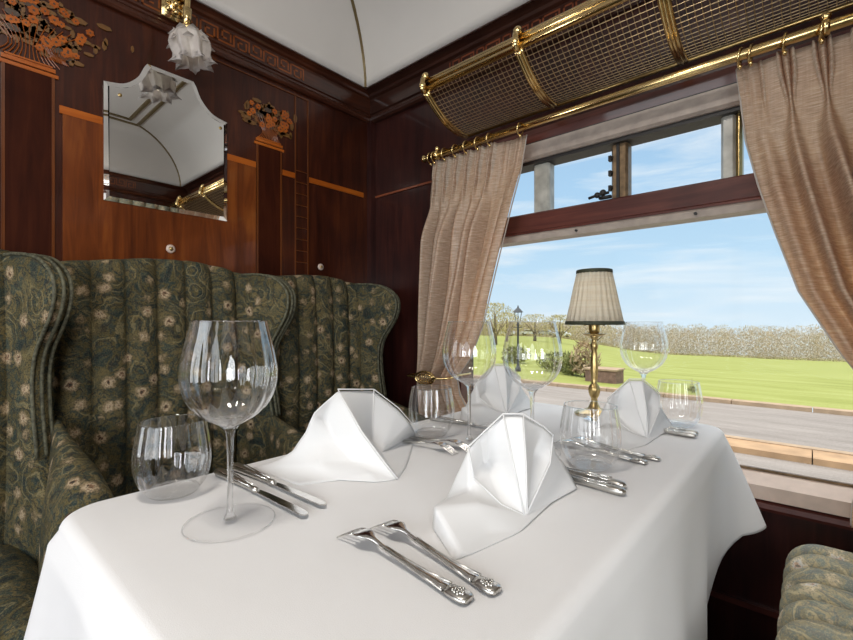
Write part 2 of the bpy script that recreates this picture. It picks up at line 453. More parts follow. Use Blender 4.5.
def greek_key(bm, mapf, s0, n, unit, z0, h, w=.0055):
    """n squared spirals, joined; mapf(s,z,k) -> world point (k=0 back face, 1 raised face)"""
    def stroke(sa, sb, za, zb):
        vs = [bm.verts.new(mapf(s, z, k)) for k in (0, 1) for s, z in ((sa, za), (sb, za), (sb, zb), (sa, zb))]
        for f in ((0, 1, 2, 3), (4, 5, 6, 7), (0, 1, 5, 4), (1, 2, 6, 5), (2, 3, 7, 6), (3, 0, 4, 7)):
            bm.faces.new([vs[i] for i in f])
    for i in range(n):
        s = s0 + i * unit; u = unit
        stroke(s, s + w, z0, z0 + h)                          # upright
        flip = i % 2
        Z = (lambda z: z0 + h - z) if flip else (lambda z: z0 + z)
        def st(sa, sb, za, zb):
            a, b = Z(za), Z(zb); stroke(s + sa, s + sb, min(a, b), max(a, b))
        st(0, u, 0, w)                                        # outer rail
        st(u * .80, u * .80 + w, w * 2, h)
        st(u * .28, u * .80 + w, h - w, h)
        st(u * .28, u * .28 + w, h * .36, h)
        st(u * .28, u * .60, h * .36, h * .36 + w)
    e = s0 + n * unit; stroke(e, e + w, z0, z0 + h)
bm = BM(); greek_key(bm, lambda s, z, k: (X0 + .0165 + .0012 * k, s, z), -.35, 24, .0555, 1.958, .044)
link('greek_key_inlay', bm, M['inlay_dim'], trim_1, False)
bm = BM(); greek_key(bm, lambda s, z, k: (s, YW - .025 - .0012 * k, z), -1.055, 28, .0555, 1.958, .046)
M['inlay_faint'] = wood('faded_inlay', (.15, .04, .018), (.23, .065, .028), (.30, .09, .036), 'x', coat=.4)
link('greek_key_inlay', bm, M['inlay_faint'], trim_2, False)
bm = BM(); greek_key(bm, lambda s, z, k: (XR - .0165 - .0012 * k, s, z), -.35, 24, .0555, 1.958, .044)
link('greek_key_inlay', bm, M['inlay_dim'], trim_3, False)

# partition marquetry: columns, capitals, crossbars, stringing lines
th = .0022
bm = BM()
for y0, y1 in ((.238, .334), (.688, .795), (.902, .956), (1.022, 1.306), (-.3, .115)):
    box(bm, X0 - .001, X0 + .0045, y0, y1, 1.567, 1.588)
link('crossbar_inlay', bm, M['inlay'], wall_left, False)
bm = BM()
for a in (.125, .222, .798, .893):
    box(bm, X0 - .001, X0 + .0042, a, a + .0065, .62, 1.655)
for a in (.957, 1.014): box(bm, X0 - .001, X0 + .0042, a, a + .004, .62, 1.90)
box(bm, X0 - .001, X0 + .0042, .6, 1.02, 1.893, 1.897)
for k in range(9): box(bm, X0 - .001, X0 + .0040, .961, 1.014, 1.60 - k * .045, 1.603 - k * .045)
link('stringing_inlay', bm, M['inlay_string'], wall_left, False)
bm = BM()
for a in (.131, .804): box(bm, X0 - .001, X0 + .003, a, a + .091, .62, 1.655)
link('column_panel', bm, M['panel_dark'], wall_left, False)
bm = BM()
for a, b in ((.118, .236), (.79, .908)):
    box(bm, X0 - .001, X0 + .005, a, b, 1.655, 1.664); box(bm, X0 - .001, X0 + .005, a + .006, b - .006, 1.668, 1.678)
    box(bm, X0 - .001, X0 + .0045, a + .012, b - .012, 1.680, 1.684)
link('capital_inlay', bm, M['inlay'], wall_left, False)

def disc(bm, y, z, r, x, n=10, sy=1, sz=1, rot=0, wob=0):
    c = [(y + math.cos(2 * PI * k / n + rot) * r * sy * (1 + wob * (k % 2)), z + math.sin(2 * PI * k / n + rot) * r * sz * (1 + wob * (k % 2))) for k in range(n)]
    prism(bm, c, 'x', X0 - .001, x)
def bouquet(cy, z0, W, H, seed, flowers):
    rnd = random.Random(seed)
    fl, lf, st, gr = BM(), BM(), BM(), BM()
    # basket of stems, flared like a vase
    for k in range(13):
        a = (k / 12 - .5)
        y0 = cy + a * W * .45; p = [(y0, z0), (cy + a * W * .3, z0 + H * .2), (cy + a * W * .75, z0 + H * .55)]
        c = smooth_curve([(X0 + .0038, y, z) for y, z in p], 4); tube(st, c, .0012, 4)
    for k in range(int(flowers * 3.2)):
        y = cy + rnd.gauss(0, .24) * W; z = z0 + H * (.25 + .65 * rnd.random()); r = .007 + rnd.random() * .006
        disc(lf, y, z, r, X0 + .0040, 6, 1.7 if k % 2 else .6, .7 if k % 2 else 1.4, rnd.random() * 3)
    for k in range(3): disc(gr, cy + rnd.uniform(-.25, .25) * W, z0 + H * (.35 + .2 * k), .010, X0 + .0043, 7, 1.6, .9, rnd.random())
    for k in range(flowers):
        a = rnd.random() * 2 * PI; q = math.sqrt(rnd.random()) * .5
        y = cy + math.cos(a) * q * W; z = z0 + H * .62 + math.sin(a) * q * H * .72; r = .0085 + rnd.random() * .004
        disc(fl, y, z, r * .8, X0 + .0047 + k * .00001, 12, 1, 1, a, .35)
        disc(gr, y, z, r * .25, X0 + .0052, 6)
    link('flower_marquetry', fl, M['inlay'], wall_left, False); link('leaf_marquetry', lf, M['inlay_green'], wall_left, False)
    link('stem_marquetry', st, M['inlay_dim'], wall_left, False); link('seed_marquetry', gr, M['inlay_grey'], wall_left, False)
bouquet(.849, 1.684, .19, .145, 3, 22)
bouquet(.178, 1.684, .27, .19, 5, 30)
bouquet(.235, 1.70, .10, .06, 9, 8)
# corner stile
bm = BM(); box(bm, X0, X0 + .028, YW - .03, YW, 0, 1.915); link('corner_post', bm, M['mahogany_dark'], wall_left, False)
# dado rail + sill rail on window wall
bm = BM(); box(bm, X0, XR, YW - .012, YW, .290, .304); link('dado_rail', bm, M['transom_wood'], wall_back, False)
bm = BM(); prism(bm, [(YW - .03, .548), (YW - .034, .556), (YW - .03, .566), (YW, .572), (YW, .54)], 'x', X0, XR)
trim_5 = struct(link('trim_5', bm, M['transom_wood'], None, False))
bm = BM(); box(bm, X0 + .03, -.96, YW - .006, YW, 1.57, 1.578); link('inlay_line', bm, M['inlay_faint'], wall_back, False)
bm = BM(); prism(bm, [(YW, 1.60), (YW - .012, 1.605), (YW - .02, 1.63), (YW - .012, 1.65), (YW, 1.655)], 'x', X0 + .4, XR)
link('rail_moulding', bm, M['transom_wood'], wall_back, False)

# ------------------------------------------------------------------ window
window_1 = struct(empty('window_1', (0, YW, 0)))
def wpart(name, bm, mat, sm=False):
    o = link(name, bm, mat, window_1, sm); local(o, window_1); return o
G = YW + .035
bm = BM(); prism(bm, [(YW - .018, 1.602), (YW - .022, 1.556), (YW - .012, 1.549), (YW + .05, 1.549), (YW + .05, 1.602)], 'x', WX0, WX1)
wpart('head_rail', bm, M['alu'])
bm = BM(); box(bm, WX0, WX1, YW - .004, YW + .06, 1.538, 1.549); box(bm, WX0, WX1, YW - .016, YW, 1.602, 1.606)
wpart('head_seal', bm, M['black'])
bm = BM(); prism(bm, [(G - .03, 1.375), (G - .035, 1.37), (G - .035, 1.315), (G - .042, 1.31), (G - .042, 1.304), (G + .02, 1.304), (G + .02, 1.375)], 'x', WX0, WX1)
wpart('transom', bm, M['transom_wood'])
bm = BM(); prism(bm, [(G - .038, 1.304), (G - .044, 1.298), (G - .038, 1.281), (G + .02, 1.281), (G + .02, 1.304)], 'x', WX0, WX1)
o = wpart('lower_transom_strip', bm, M['alu'])
bm = BM()
for x in (-.56, -.235, .05): tube(bm, [(x, G - .047, 1.291), (x, G - .036, 1.291)], .004, 8)
wpart('screw', bm, M['black'])
for x0, x1, mt, nm in ((-.722, -.663, 'plate_glassy', 'pale_mullion'), (-.462, -.414, 'bronze', 'bronze_mullion'), (-.182, -.150, 'plate_glassy', 'pale_mullion'), (-.150, -.136, 'brass_aged', 'brass_mullion'), (.13, .18, 'bronze', 'bronze_mullion')):
    bm = BM(); prism(bm, [(x0, G + .02), (x0, G - .012), (x0 + .006, G - .02), (x1 - .006, G - .02), (x1, G - .012), (x1, G + .02)], 'z', 1.375, 1.54); wpart(nm, bm, M[mt])
bm = BM(); box(bm, -.444, -.436, G - .026, G - .018, 1.376, 1.54)
for z in (1.41, 1.455, 1.50): tube(bm, [(-.465, G - .022, z), (-.455, G - .022, z)], .005, 6); box(bm, -.468, -.460, G - .026, G - .012, z - .008, z + .008)
wpart('mullion_fitting', bm, M['black'])
bm = BM()      # catch on the transom
box(bm, -.49, -.455, G - .045, G - .03, 1.376, 1.384); sphere(bm, (-.495, G - .042, 1.39), .009); sphere(bm, (-.478, G - .042, 1.394), .010); tube(bm, [(-.52, G - .045, 1.384), (-.50, G - .045, 1.388), (-.46, G - .042, 1.392)], .0045, 8)
wpart('catch', bm, M['black'], True)
bm = BM(); box(bm, WX0, WX0 + .02, YW - .01, YW + .06, .60, 1.55); box(bm, WX1 - .02, WX1, YW - .01, YW + .06, .60, 1.55); wpart('jamb', bm, M['transom_wood'])
bm = BM(); prism(bm, [(YW - .022, .572), (YW - .024, .606), (YW + .02, .624), (YW + .06, .628), (YW + .06, .572)], 'x', WX0, WX1); wpart('window_ledge', bm, M['sill'])
bm = BM(); box(bm, WX0, WX1, G - .004, G + .006, .626, .632); wpart('lower_seal', bm, M['bronze'])
bm = BM(); box(bm, WX0, WX1, G, G + .004, .62, 1.285); lab(wpart('lower_pane', bm, M['pane']), 'large lower glass pane')
bm = BM(); box(bm, WX0, WX1, G, G + .004, 1.37, 1.545); lab(wpart('upper_pane', bm, M['pane']), 'narrow upper ventilator glass')

# ------------------------------------------------------------------ luggage rack
rack = tag(empty('luggage_rack', (-.98, YW, 1.70)), 'long brass luggage rack with curved wire mesh basket above the window', 'luggage rack')
RY, RZ, BY, BZ = 1.11, 1.784, 1.345, 1.706
def arc(t):   # t 0 rail .. 1 wall, sagging below the chord
    y = lerp(RY, BY, t); z = lerp(RZ, BZ, t) - .030 * math.sin(PI * t) ** .9
    return y, z
RX0, RX1 = -.98, XR
bm = BM(); step = .0155; n = int((RX1 - RX0 - .01) / step)
K = 18
for i in range(n):
    x = RX0 + .012 + i * step
    tube(bm, [(x, *arc(k / 10)) for k in range(11)], .00125, 4, cap=False)
for k in range(1, K):
    y, z = arc(k / K); tube(bm, [(RX0, y, z - .0014), (RX1, y, z - .0014)], .00125, 4, cap=False)
local(link('wire_basket', bm, M['brass_mesh'], rack), rack)
bm = BM()
for dz, dy, r in ((0, 0, .0105), (.019, .004, .010), (.034, .010, .007)): tube(bm, [(RX0, RY + dy, RZ + dz), (RX1, RY + dy, RZ + dz)], r, 14)
local(link('front_rail', bm, M['brass'], rack), rack)
bm = BM(); tube(bm, [(RX0, BY, BZ - .004), (RX1, BY, BZ - .004)], .005, 8); local(link('wall_rail', bm, M['brass_aged'], rack), rack)
for x in (-.98, -.63, -.262, .11, .48):
    bm = BM()
    for dx in (-.0085, 0, .0085):
        tube(bm, [(x + dx, *(lambda q: (q[0], q[1] - (.007 if dx == 0 else .004)))(arc(k / 16))) for k in range(17)], .0058, 10)
    tube(bm, [(x, RY + .012, RZ + .045), (x, RY - .012, RZ + .03), (x, RY - .016, RZ), (x, RY - .004, RZ - .012)], .009, 10)
    sphere(bm, (x, RY, RZ + .045), .013, 14, 10); sphere(bm, (x, RY - .014, RZ + .008), .0125, 12, 8)
    local(link('bracket', bm, M['brass'], rack), rack)

# ------------------------------------------------------------------ curtain rod
ROY, ROZ = 1.25, 1.622
rod = tag(empty('curtain_rod', (-1.1, ROY, ROZ)), 'polished brass curtain rod running along under the luggage rack', 'curtain rod')
bm = BM(); tube(bm, [(-1.09, ROY, ROZ), (XR, ROY, ROZ)], .0115, 16); local(link('pole', bm, M['brass'], rod), rod)
bm = BM(); lathe(bm, [(.001, -.030), (.010, -.027), (.0145, -.018), (.0145, -.012), (.009, -.004), (.0125, 0), (.0125, .005)], (0, 0, 0), 20, M=Matrix.Rotation(PI / 2, 4, 'Y'))
bmesh.ops.translate(bm, verts=bm.verts[:], vec=(-1.092, ROY, ROZ)); local(link('finial', bm, M['brass'], rod), rod)
for x in (-1.045, .02):
    bm = BM(); tube(bm, [(x, ROY, ROZ + .005), (x, ROY + .04, ROZ + .012), (x, YW, ROZ + .012)], .006, 10); tube(bm, [(x - .007, ROY, ROZ), (x + .007, ROY, ROZ)], .017, 18)
    sphere(bm, (x, ROY, ROZ + .022), .010); tube(bm, [(x, YW - .006, ROZ + .012), (x, YW, ROZ + .012)], .022, 20)
    local(link('rod_bracket', bm, M['brass'], rod), rod)
def ring_obj(x, host, name='curtain_ring'):
    bm = BM(); R_ = .0185
    tube(bm, [(x + .003 * math.sin(a), ROY + R_ * math.cos(a), ROZ - .004 + R_ * math.sin(a)) for a in [2 * PI * k / 20 for k in range(20)]], .0026, 8, closed=True)
    tube(bm, [(x, ROY, ROZ - .021), (x, ROY, ROZ - .032)], .003, 8); sphere(bm, (x, ROY, ROZ - .026), .0048, 8, 6)
    return local(link(name, bm, M['brass'], host), host)

# ------------------------------------------------------------------ curtains
def curtain(name, label, left, right, ztop, zbot, pleats, y0, flat_side, ringxs, amp=.018, free=None):
    t = tag(empty(name, (interp(left, 0), ROY, ztop)), label, 'curtain', 'beige silk curtains at the window')
    bm = BM(); NV = 100; per = 30; NU = pleats * per
    L = bm.loops.layers.uv.new('UVMap'); grid = []
    for j in range(NV + 1):
        v = j / NV; z = lerp(ztop, zbot, v); xl = interp(left, v); xr = interp(right, v); w = xr - xl; row = []
        pinch = math.exp(-((v - .115) / .045) ** 2); head = 1 - sstep(.05, .12, v); body = sstep(.10, .30, v)
        for i in range(NU + 1):
            u = i / NU; ph = u * pleats
            fr = (ph % 1)
            flat = 0
            if flat_side == 'R': flat = sstep(.70, .80, u)
            if flat_side == 'L': flat = 1 - sstep(.05, .11, u)
            # head: three finger pleats per unit; body: broad soft fold
            fing = abs(math.sin(fr * 3 * PI)) if .18 < fr < .82 else 0
            yh = -.020 * fing * head
            yb = (-amp * 1.7 * (abs(math.sin(PI * fr)) ** .62 if flat_side == 'R' else math.exp(-((fr - .5 - .08 * math.sin(ph * 2 + 4 * v)) / .20) ** 2)) * (1 + .3 * math.sin(ph * 2.7 + 3 * v)) + .6 * amp) * body
            yp = -.016 * math.exp(-((fr - .5) / .14) ** 2) * pinch
            drift = .006 * math.sin(ph * 5.1 + v * 9) * body + .010 * math.sin(ph * 1.3 + 2) * body
            y = y0 + (yh + yb + yp) * (1 - flat * .8) + drift * (1 - flat)
            # gather material sideways towards the pinch
            xs = u + ((.5 - fr) / pleats) * (pinch * .80 + .30 * head) * (1 - flat) * math.sin(PI * fr) ** .5
            x = xl + w * xs
            if flat: y += flat * .012 * math.sin(u * 9 + v * 5)
            row.append(bm.verts.new((x, y, z)))
        grid.append(row)
    for j in range(NV):
        for i in range(NU):
            bm.faces.new((grid[j][i], grid[j][i + 1], grid[j + 1][i + 1], grid[j + 1][i]))
    o = local(link('drape', bm, M['curtain'], t), t); mod(o, 'SOLIDIFY', thickness=.0016)
    # pale side hem
    bm = BM(); col = 0 if flat_side == 'L' else -1
    hem = []
    for j in range(NV + 1):
        v = j / NV; z = lerp(ztop, zbot, v); x = interp(left, v) if col == 0 else interp(right, v); hem.append((x, y0 + .004, z))
    tube(bm, hem, .0022, 6); local(link('hem', bm, M['lining'], t), t)
    for k in range(-1, pleats + 1):
        u_ = min(.985, max(.015, (k + .5) / pleats))
        if flat_side == 'R' and .76 < u_ < .95: continue
        ring_obj(interp(left, 0) + (interp(right, 0) - interp(left, 0)) * u_, t)
    return t
def tz(z, top, bot): return (top - z) / (top - bot)
T0, B0 = 1.608, .56
lt = [(tz(z, T0, B0), x) for z, x in ((1.608, -1.083), (1.45, -1.108), (1.2, -1.128), (.99, -1.149), (.80, -1.160), (.62, -1.15), (.56, -1.15))]
rtb = [(tz(z, T0, B0), x) for z, x in ((1.608, -.695), (1.50, -.715), (1.39, -.75), (1.2, -.805), (.99, -.864), (.88, -.915), (.80, -.978), (.74, -.965), (.66, -.91), (.56, -.88))]
cl = curtain('window_curtain', 'beige silk curtain gathered left of the window, held by a gold tieback', lt, rtb, T0, B0, 8, 1.278, 'R',
             [-1.063, -1.003, -.943, -.885, -.83, -.775, -.703], amp=.036)
T1, B1 = 1.608, .575
lt = [(tz(z, T1, B1), x) for z, x in ((1.608, -.138), (1.43, -.120), (1.32, -.096), (1.21, -.066), (1.07, -.024), (.943, .040), (.87, .085), (.80, .115), (.72, .085), (.62, .062), (.575, .060))]
rtb = [(tz(z, T1, B1), x) for z, x in ((1.608, .53), (1.2, .53), (.9, .50), (.80, .40), (.7, .44), (.575, .47))]
cr = curtain('window_curtain', 'beige silk curtain sweeping across the top right corner of the window', lt, rtb, T1, B1, 11, 1.278, 'L',
             [-.125, -.035, .045, .13, .215, .30, .385, .47], amp=.046)
# tieback
tb = tag(empty('curtain_tieback', (-1.06, 1.20, .80)), 'pierced gold tieback holding the left curtain', 'tieback')
TBX = .034
bm = BM()
for rr, ry, w in ((.040, .023, .0040), (.029, .014, .0026)):
    tube(bm, [(-1.095 + TBX + rr * math.cos(a), 1.198 + .006 * math.cos(a), .800 + ry * math.sin(a)) for a in [2 * PI * k / 28 for k in range(28)]], w, 8, closed=True)
for k in range(7): tube(bm, [(-1.127 + TBX + k * .0107, 1.198, .785), (-1.121 + TBX + k * .0107, 1.198, .815)], .0019, 6)
local(link('rosette', bm, M['brass'], tb), tb)
bm = BM(); tube(bm, smooth_curve([(-1.06 + TBX, 1.198, .80), (-1.01, 1.198, .803), (-1.0, 1.20, .802), (-.965, 1.22, .805), (-.965, 1.27, .81), (-.97, 1.34, .81), (-.975, 1.36, .81)], 5), .0042, 8)
local(link('hook', bm, M['brass'], tb), tb)
bm = BM(); tube(bm, smooth_curve([(-1.13 + TBX, 1.198, .80), (-1.170, 1.22, .80), (-1.172, 1.30, .80), (-1.17, 1.36, .80)], 5), .004, 8); local(link('loop', bm, M['brass'], tb), tb)

# ------------------------------------------------------------------ mirror
mir = tag(empty('wall_mirror', (X0, .51, 1.35)), 'frameless mirror with curved shoulders and faceted glass edge on the marquetry panelling', 'mirror')
half = [(.336, 1.352), (.336, 1.693)]
cv = smooth_curve([(0, .336, 1.693), (0, .385, 1.705), (0, .420, 1.738), (0, .437, 1.775), (0, .446, 1.790)], 5)
left = [(p.y, p.z) for p in cv]
c0 = .5125
outl = [(.336, 1.352)] + left + [(2 * c0 - y, z) for y, z in reversed(left)] + [(2 * c0 - .336, 1.352)]
def inset(poly, d):
    n = len(poly); out = []
    A = sum(poly[i][0] * poly[(i + 1) % n][1] - poly[(i + 1) % n][0] * poly[i][1] for i in range(n)); sg = 1 if A > 0 else -1
    for i in range(n):
        p0 = Vector(poly[i - 1]); p1 = Vector(poly[i]); p2 = Vector(poly[(i + 1) % n])
        d1 = (p1 - p0).normalized(); d2 = (p2 - p1).normalized()
        n1 = Vector((-d1.y, d1.x)) * sg; n2 = Vector((-d2.y, d2.x)) * sg
        b = (n1 + n2); b = b / max(.4, b.length) ; q = p1 + b * d / max(.5, b.dot(n1)); out.append((q.x, q.y))
    return out
inn = inset(outl, .013)
bm = BM()
R0 = [bm.verts.new((X0, y, z)) for y, z in outl]; R1 = [bm.verts.new((X0 + .0025, y, z)) for y, z in outl]; R2 = [bm.verts.new((X0 + .0050, y, z)) for y, z in inn]
n = len(outl)
for i in range(n):
    j = (i + 1) % n; bm.faces.new((R0[i], R0[j], R1[j], R1[i])); bm.faces.new((R1[i], R1[j], R2[j], R2[i]))
bmesh.ops.triangulate(bm, faces=[bm.faces.new(R2)])
bmesh.ops.translate(bm, verts=bm.verts[:], vec=(.0035, 0, 0))
local(link('mirror_plate', bm, M['mirror'], mir, False), mir)
for y in (.375, 2 * c0 - .36):
    bm = BM(); sphere(bm, (X0 + .010, y, 1.666), .0052, 12, 8, (.5, 1, 1)); local(link('mounting_screw', bm, M['brass_aged'], mir), mir)

# ------------------------------------------------------------------ wall buttons
for i, (y, z, lb) in enumerate(((.511, 1.234, 'round cream bell push on the panelling directly under the mirror'), (1.075, 1.231, 'round cream bell push on the panelling near the room corner'))):
    t = tag(empty('bell_push', (X0, y, z)), lb, 'button', 'cream bell pushes on the panelling')
    bm = BM(); lathe(bm, [(.0135, 0), (.0135, .003), (.011, .0055), (.008, .006)], seg=24, M=Matrix.Rotation(PI / 2, 4, 'Y'), cap=True)
    link('bezel', bm, M['sill'], t)
    bm = BM(); sphere(bm, (.007, 0, 0), .0062, 12, 8, (.6, 1, 1)); link('push_knob', bm, M['brass_aged'], t)
    t.location.x = X0 + .003

# ------------------------------------------------------------------ wall lamp with tulip glass
wl = tag(empty('wall_light', (X0, .515, 1.99)), 'brass wall light with frosted frilled flower glass hanging above the mirror', 'wall light')
bm = BM(); prism(bm, [(.478, 1.95), (.52, 1.945), (.552, 1.955), (.552, 2.05), (.478, 2.05)], 'x', X0 + .018, X0 + .030)
prism(bm, [(.486, 1.96), (.52, 1.956), (.544, 1.963), (.544, 2.04), (.486, 2.04)], 'x', X0 + .030, X0 + .036)
for k in range(9): sphere(bm, (X0 + .04, .493 + (k % 3) * .022, 1.968 + (k // 3) * .026), .0085, 10, 6)
local(link('backplate', bm, M['brass'], wl), wl)
bm = BM(); tube(bm, smooth_curve([(X0 + .03, .515, 2.01), (X0 + .07, .513, 2.035), (X0 + .12, .51, 2.03), (X0 + .148, .508, 1.99), (X0 + .152, .506, 1.93), (X0 + .152, .505, 1.875)], 6), .008, 12)
tube(bm, [(X0 + .152, .506, 1.92), (X0 + .152, .505, 1.87)], [.013, .010], 14)
local(link('arm', bm, M['brass'], wl), wl)
Mt = Matrix.Translation((X0 + .152, .505, 1.872)) @ Matrix.Rotation(math.radians(10), 4, 'X')
bm = BM(); lathe(bm, [(.004, 0), (.020, -.004), (.030, -.012), (.032, -.022), (.029, -.022), (.026, -.012), (.004, -.006)], seg=32, M=Mt); local(link('gallery', bm, M['brass'], wl), wl)
def frill(a, r, z):
    t = max(0, min(1, (-z - .01) / .09)); return 1 + (.05 + .17 * t) * math.cos(7 * a) + .05 * t * math.cos(21 * a)
bm = BM(); pr = [(.018, -.010), (.034, -.018), (.046, -.034), (.050, -.052), (.047, -.070), (.042, -.084), (.043, -.096), (.050, -.106)]
lathe(bm, pr, seg=84, rmod=frill, M=Mt)
for k in range(7):      # pointed petals at the lip and a row half way up
    for rr, zz, ln, off in ((.046, -.098, .034, 0), (.047, -.050, .032, .5), (.036, -.022, .030, 0)):
        a = 2 * PI * (k + off) / 7
        c = Vector((math.cos(a), math.sin(a), 0)); s = Vector((-math.sin(a), math.cos(a), 0))
        base = c * rr + Vector((0, 0, zz)); q = [base + s * .015, base + c * ln * .6 + Vector((0, 0, -.012)), base - s * .015, base + c * .001 + Vector((0, 0, .010))]
        bm.faces.new([bm.verts.new(Mt @ p) for p in q])
sh = local(link('glass_shade', bm, M['frosted'], wl), wl); mod(sh, 'SOLIDIFY', thickness=.0018)
bm = BM(); lathe(bm, [(.002, -.012), (.011, -.016), (.013, -.04), (.016, -.058), (.012, -.078), (.002, -.086)], seg=20, M=Mt); local(link('bulb', bm, M['bulb'], wl), wl)

# ------------------------------------------------------------------ banquette
def backtop(y): return interp([(-.5, 1.16), (.11, 1.168), (.16, 1.163), (.22, 1.150), (.30, 1.162), (.42, 1.180), (.53, 1.184), (.62, 1.174), (.70, 1.156), (.82, 1.160), (.95, 1.176), (1.04, 1.178), (1.15, 1.160), (1.30, 1.145)], y)
def wing_outline():
    p = [(.03, 1.150), (.10, 1.158), (.18, 1.156), (.24, 1.140), (.281, 1.105), (.290, 1.065), (.278, 1.020), (.250, .975), (.225, .935), (.212, .88), (.215, .80), (.23, .70)]
    return [(q.x, q.y) for q in (Vector((a.x, a.z)) for a in smooth_curve([(x, 0, z) for x, z in p], 5))]
def banquette(loc, rz, label, top, seats, wings, yend, mat):
    t = tag(empty('banquette', loc, rz), label, 'banquette seat', 'paisley banquettes facing each other across the table')
    # local space: wall at x=0, seat grows +x
    for (y0, y1, ns) in seats:
        bm = BM(); NU, NV = ns * 14, 46; g = []
        for j in range(NV + 5):
            row = []
            for i in range(NU + 1):
                u = i / NU; y = lerp(y0, y1, u); zt = top(y)
                v = min(1, j / NV); z = lerp(.44, zt, v)
                ph = u * ns; b = abs(math.sin(PI * ph)) ** .55
                x = .100 + .016 * math.sin(PI * v) + .023 * b
                if v > .9: x -= .012 * ((v - .9) / .1) ** 2
                if j > NV:
                    q = (j - NV) / 4 * PI / 2; x = x * math.cos(q) ; z = zt + .010 * math.sin(q)
                row.append(bm.verts.new((x, y, z)))
            g.append(row)
        for j in range(NV + 4):
            for i in range(NU): bm.faces.new((g[j][i], g[j][i + 1], g[j + 1][i + 1], g[j + 1][i]))
        link('fluted_backrest', bm, mat, t)
    for yb in wings:
        bm = BM(); out = wing_outline(); poly = [(.0, .36), (.0, 1.145)] + out + [(.26, .62), (.26, .36)]
        dirv = Vector((.2, .075, 0)).normalized(); nrm = Vector((-dirv.y, dirv.x, 0)); tk = .024
        rings = []
        prof = [(-tk, .016), (-tk * .8, .005), (-tk * .35, 0), (tk * .35, 0), (tk * .8, .005), (tk, .016)]
        for off, ins in prof:
            pp = inset(poly, ins) if ins else poly
            rings.append([bm.verts.new(Vector((0, yb, 0)) + dirv * px + nrm * off + Vector((0, 0, pz))) for px, pz in pp])
        n = len(poly)
        for A, B in zip(rings, rings[1:]):
            for i in range(n): bm.faces.new((A[i], A[(i + 1) % n], B[(i + 1) % n], B[i]))
        # puffed faces
        for ring, off in ((rings[0], -tk), (rings[-1], tk)):
            bm.faces.new(ring)
        w = link('wing', bm, mat, t, auto=50)
        for side in (-.7, 0, .7):
            bm = BM(); pts = [Vector((0, yb, 0)) + dirv * (px + (.004 if side == 0 else .001)) + nrm * tk * side + Vector((0, 0, pz)) for px, pz in out]
            tube(bm, pts, .0042, 6); link('piping', bm, M['piping'], w)
        # armrest
        bm = BM(); rings = []; NS = 22; base = Vector((0, yb + (.035 if yb < .3 else 0), 0)) + dirv * .20
        for k in range(NS + 1):
            s = k / NS; x = base.x + s * .36; y = base.y - .005 * s
            hw = .020 + .040 * sstep(0, .7, s); zt = (.775 if yb < .3 else .715) - .085 * s; zb = .34
            f = 1 if s < .86 else math.sqrt(max(.0, 1 - ((s - .86) / .14) ** 2)) * .98 + .02
            ring = []
            for m in range(24):
                a = 2 * PI * m / 24; ca, sa = math.cos(a), math.sin(a)
                yy = hw * math.copysign(abs(ca) ** .75, ca) * (f * .6 + .4)
                zz = math.copysign(abs(sa) ** (.9 if sa > 0 else .4), sa)
                zz = lerp((zt + zb) / 2, zt if zz > 0 else zb, abs(zz))
                zz = lerp((zt + zb) / 2, zz, f * .5 + .5)
                ring.append(bm.verts.new((x, y + yy, zz)))
            rings.append(ring)
        for A, B in zip(rings, rings[1:]):
            for m in range(24): bm.faces.new((A[m], A[(m + 1) % 24], B[(m + 1) % 24], B[m]))
        bm.faces.new(rings[0]); bm.faces.new(rings[-1])
        link('armrest', bm, mat, t)
    return t
def cushion(bm, x0, x1, y0, y1, z0, z1, ns, r=.055, dp=.013):
    """flutes run front to back, bull-nosed front edge"""
    NU = ns * 12; sec = []
    sec.append((x0, z1 - .01))
    for k in range(6): sec.append((lerp(x0 + .02, x1 - r, k / 5), z1))
    for k in range(1, 9):
        a = k / 8 * PI / 2; sec.append((x1 - r + r * math.sin(a), z1 - r + r * math.cos(a)))
    sec += [(x1, z0 + .05), (x1 - .01, z0 + .015), (x1 - .02, z0)]
    g = []
    for i in range(NU + 1):
        u = i / NU; b = abs(math.sin(PI * u * ns)) ** .55 * dp
        e = min(1, min(u, 1 - u) * ns * 1.2); e = math.sqrt(max(0, 1 - (1 - e) ** 2))
        row = []
        for q, (x, z) in enumerate(sec):
            row.append(bm.verts.new((x - (dp - b if x > x1 - r else 0) - (1 - e) * .02 * (x > x1 - r), lerp(y0, y1, u), z - (dp - b if z > z1 - r else 0) - (1 - e) * .03 * (z > z1 - r - .01))))
        g.append(row)
    for A, B in zip(g, g[1:]):
        for q in range(len(sec) - 1): bm.faces.new((A[q], A[q + 1], B[q + 1], B[q]))
    bm.faces.new(g[0]); bm.faces.new(g[-1][::-1]); return bm
bl = banquette((X0 + .014, 0, 0), 0, 'dark green paisley banquette with fluted back and rounded wings against the panelled wall', backtop,
               [(-.38, .135, 7), (.135, .665, 7), (.665, 1.20, 7)], [.098, .664, 1.14], 1.3, M['fabric'])
for y0, y1 in ((-.36, .165), (.215, .665), (.755, 1.145)):
    link('seat_cushion', cushion(BM(), .12, .56, y0, y1, .34, .50, 6), M['fabric'], bl)
bm = BM(); box(bm, .02, .50, -.36, 1.30, 0, .34); link('plinth', bm, M['mahogany_dark'], bl, False)
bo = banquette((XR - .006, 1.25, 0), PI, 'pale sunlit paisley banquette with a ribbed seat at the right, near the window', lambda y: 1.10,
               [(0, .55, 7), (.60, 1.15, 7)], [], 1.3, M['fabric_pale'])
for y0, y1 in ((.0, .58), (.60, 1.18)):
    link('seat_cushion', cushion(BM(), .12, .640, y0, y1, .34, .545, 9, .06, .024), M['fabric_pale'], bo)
bm = BM(); box(bm, .02, .57, 0.0, 1.18, 0, .34); link('plinth', bm, M['mahogany_dark'], bo, False)

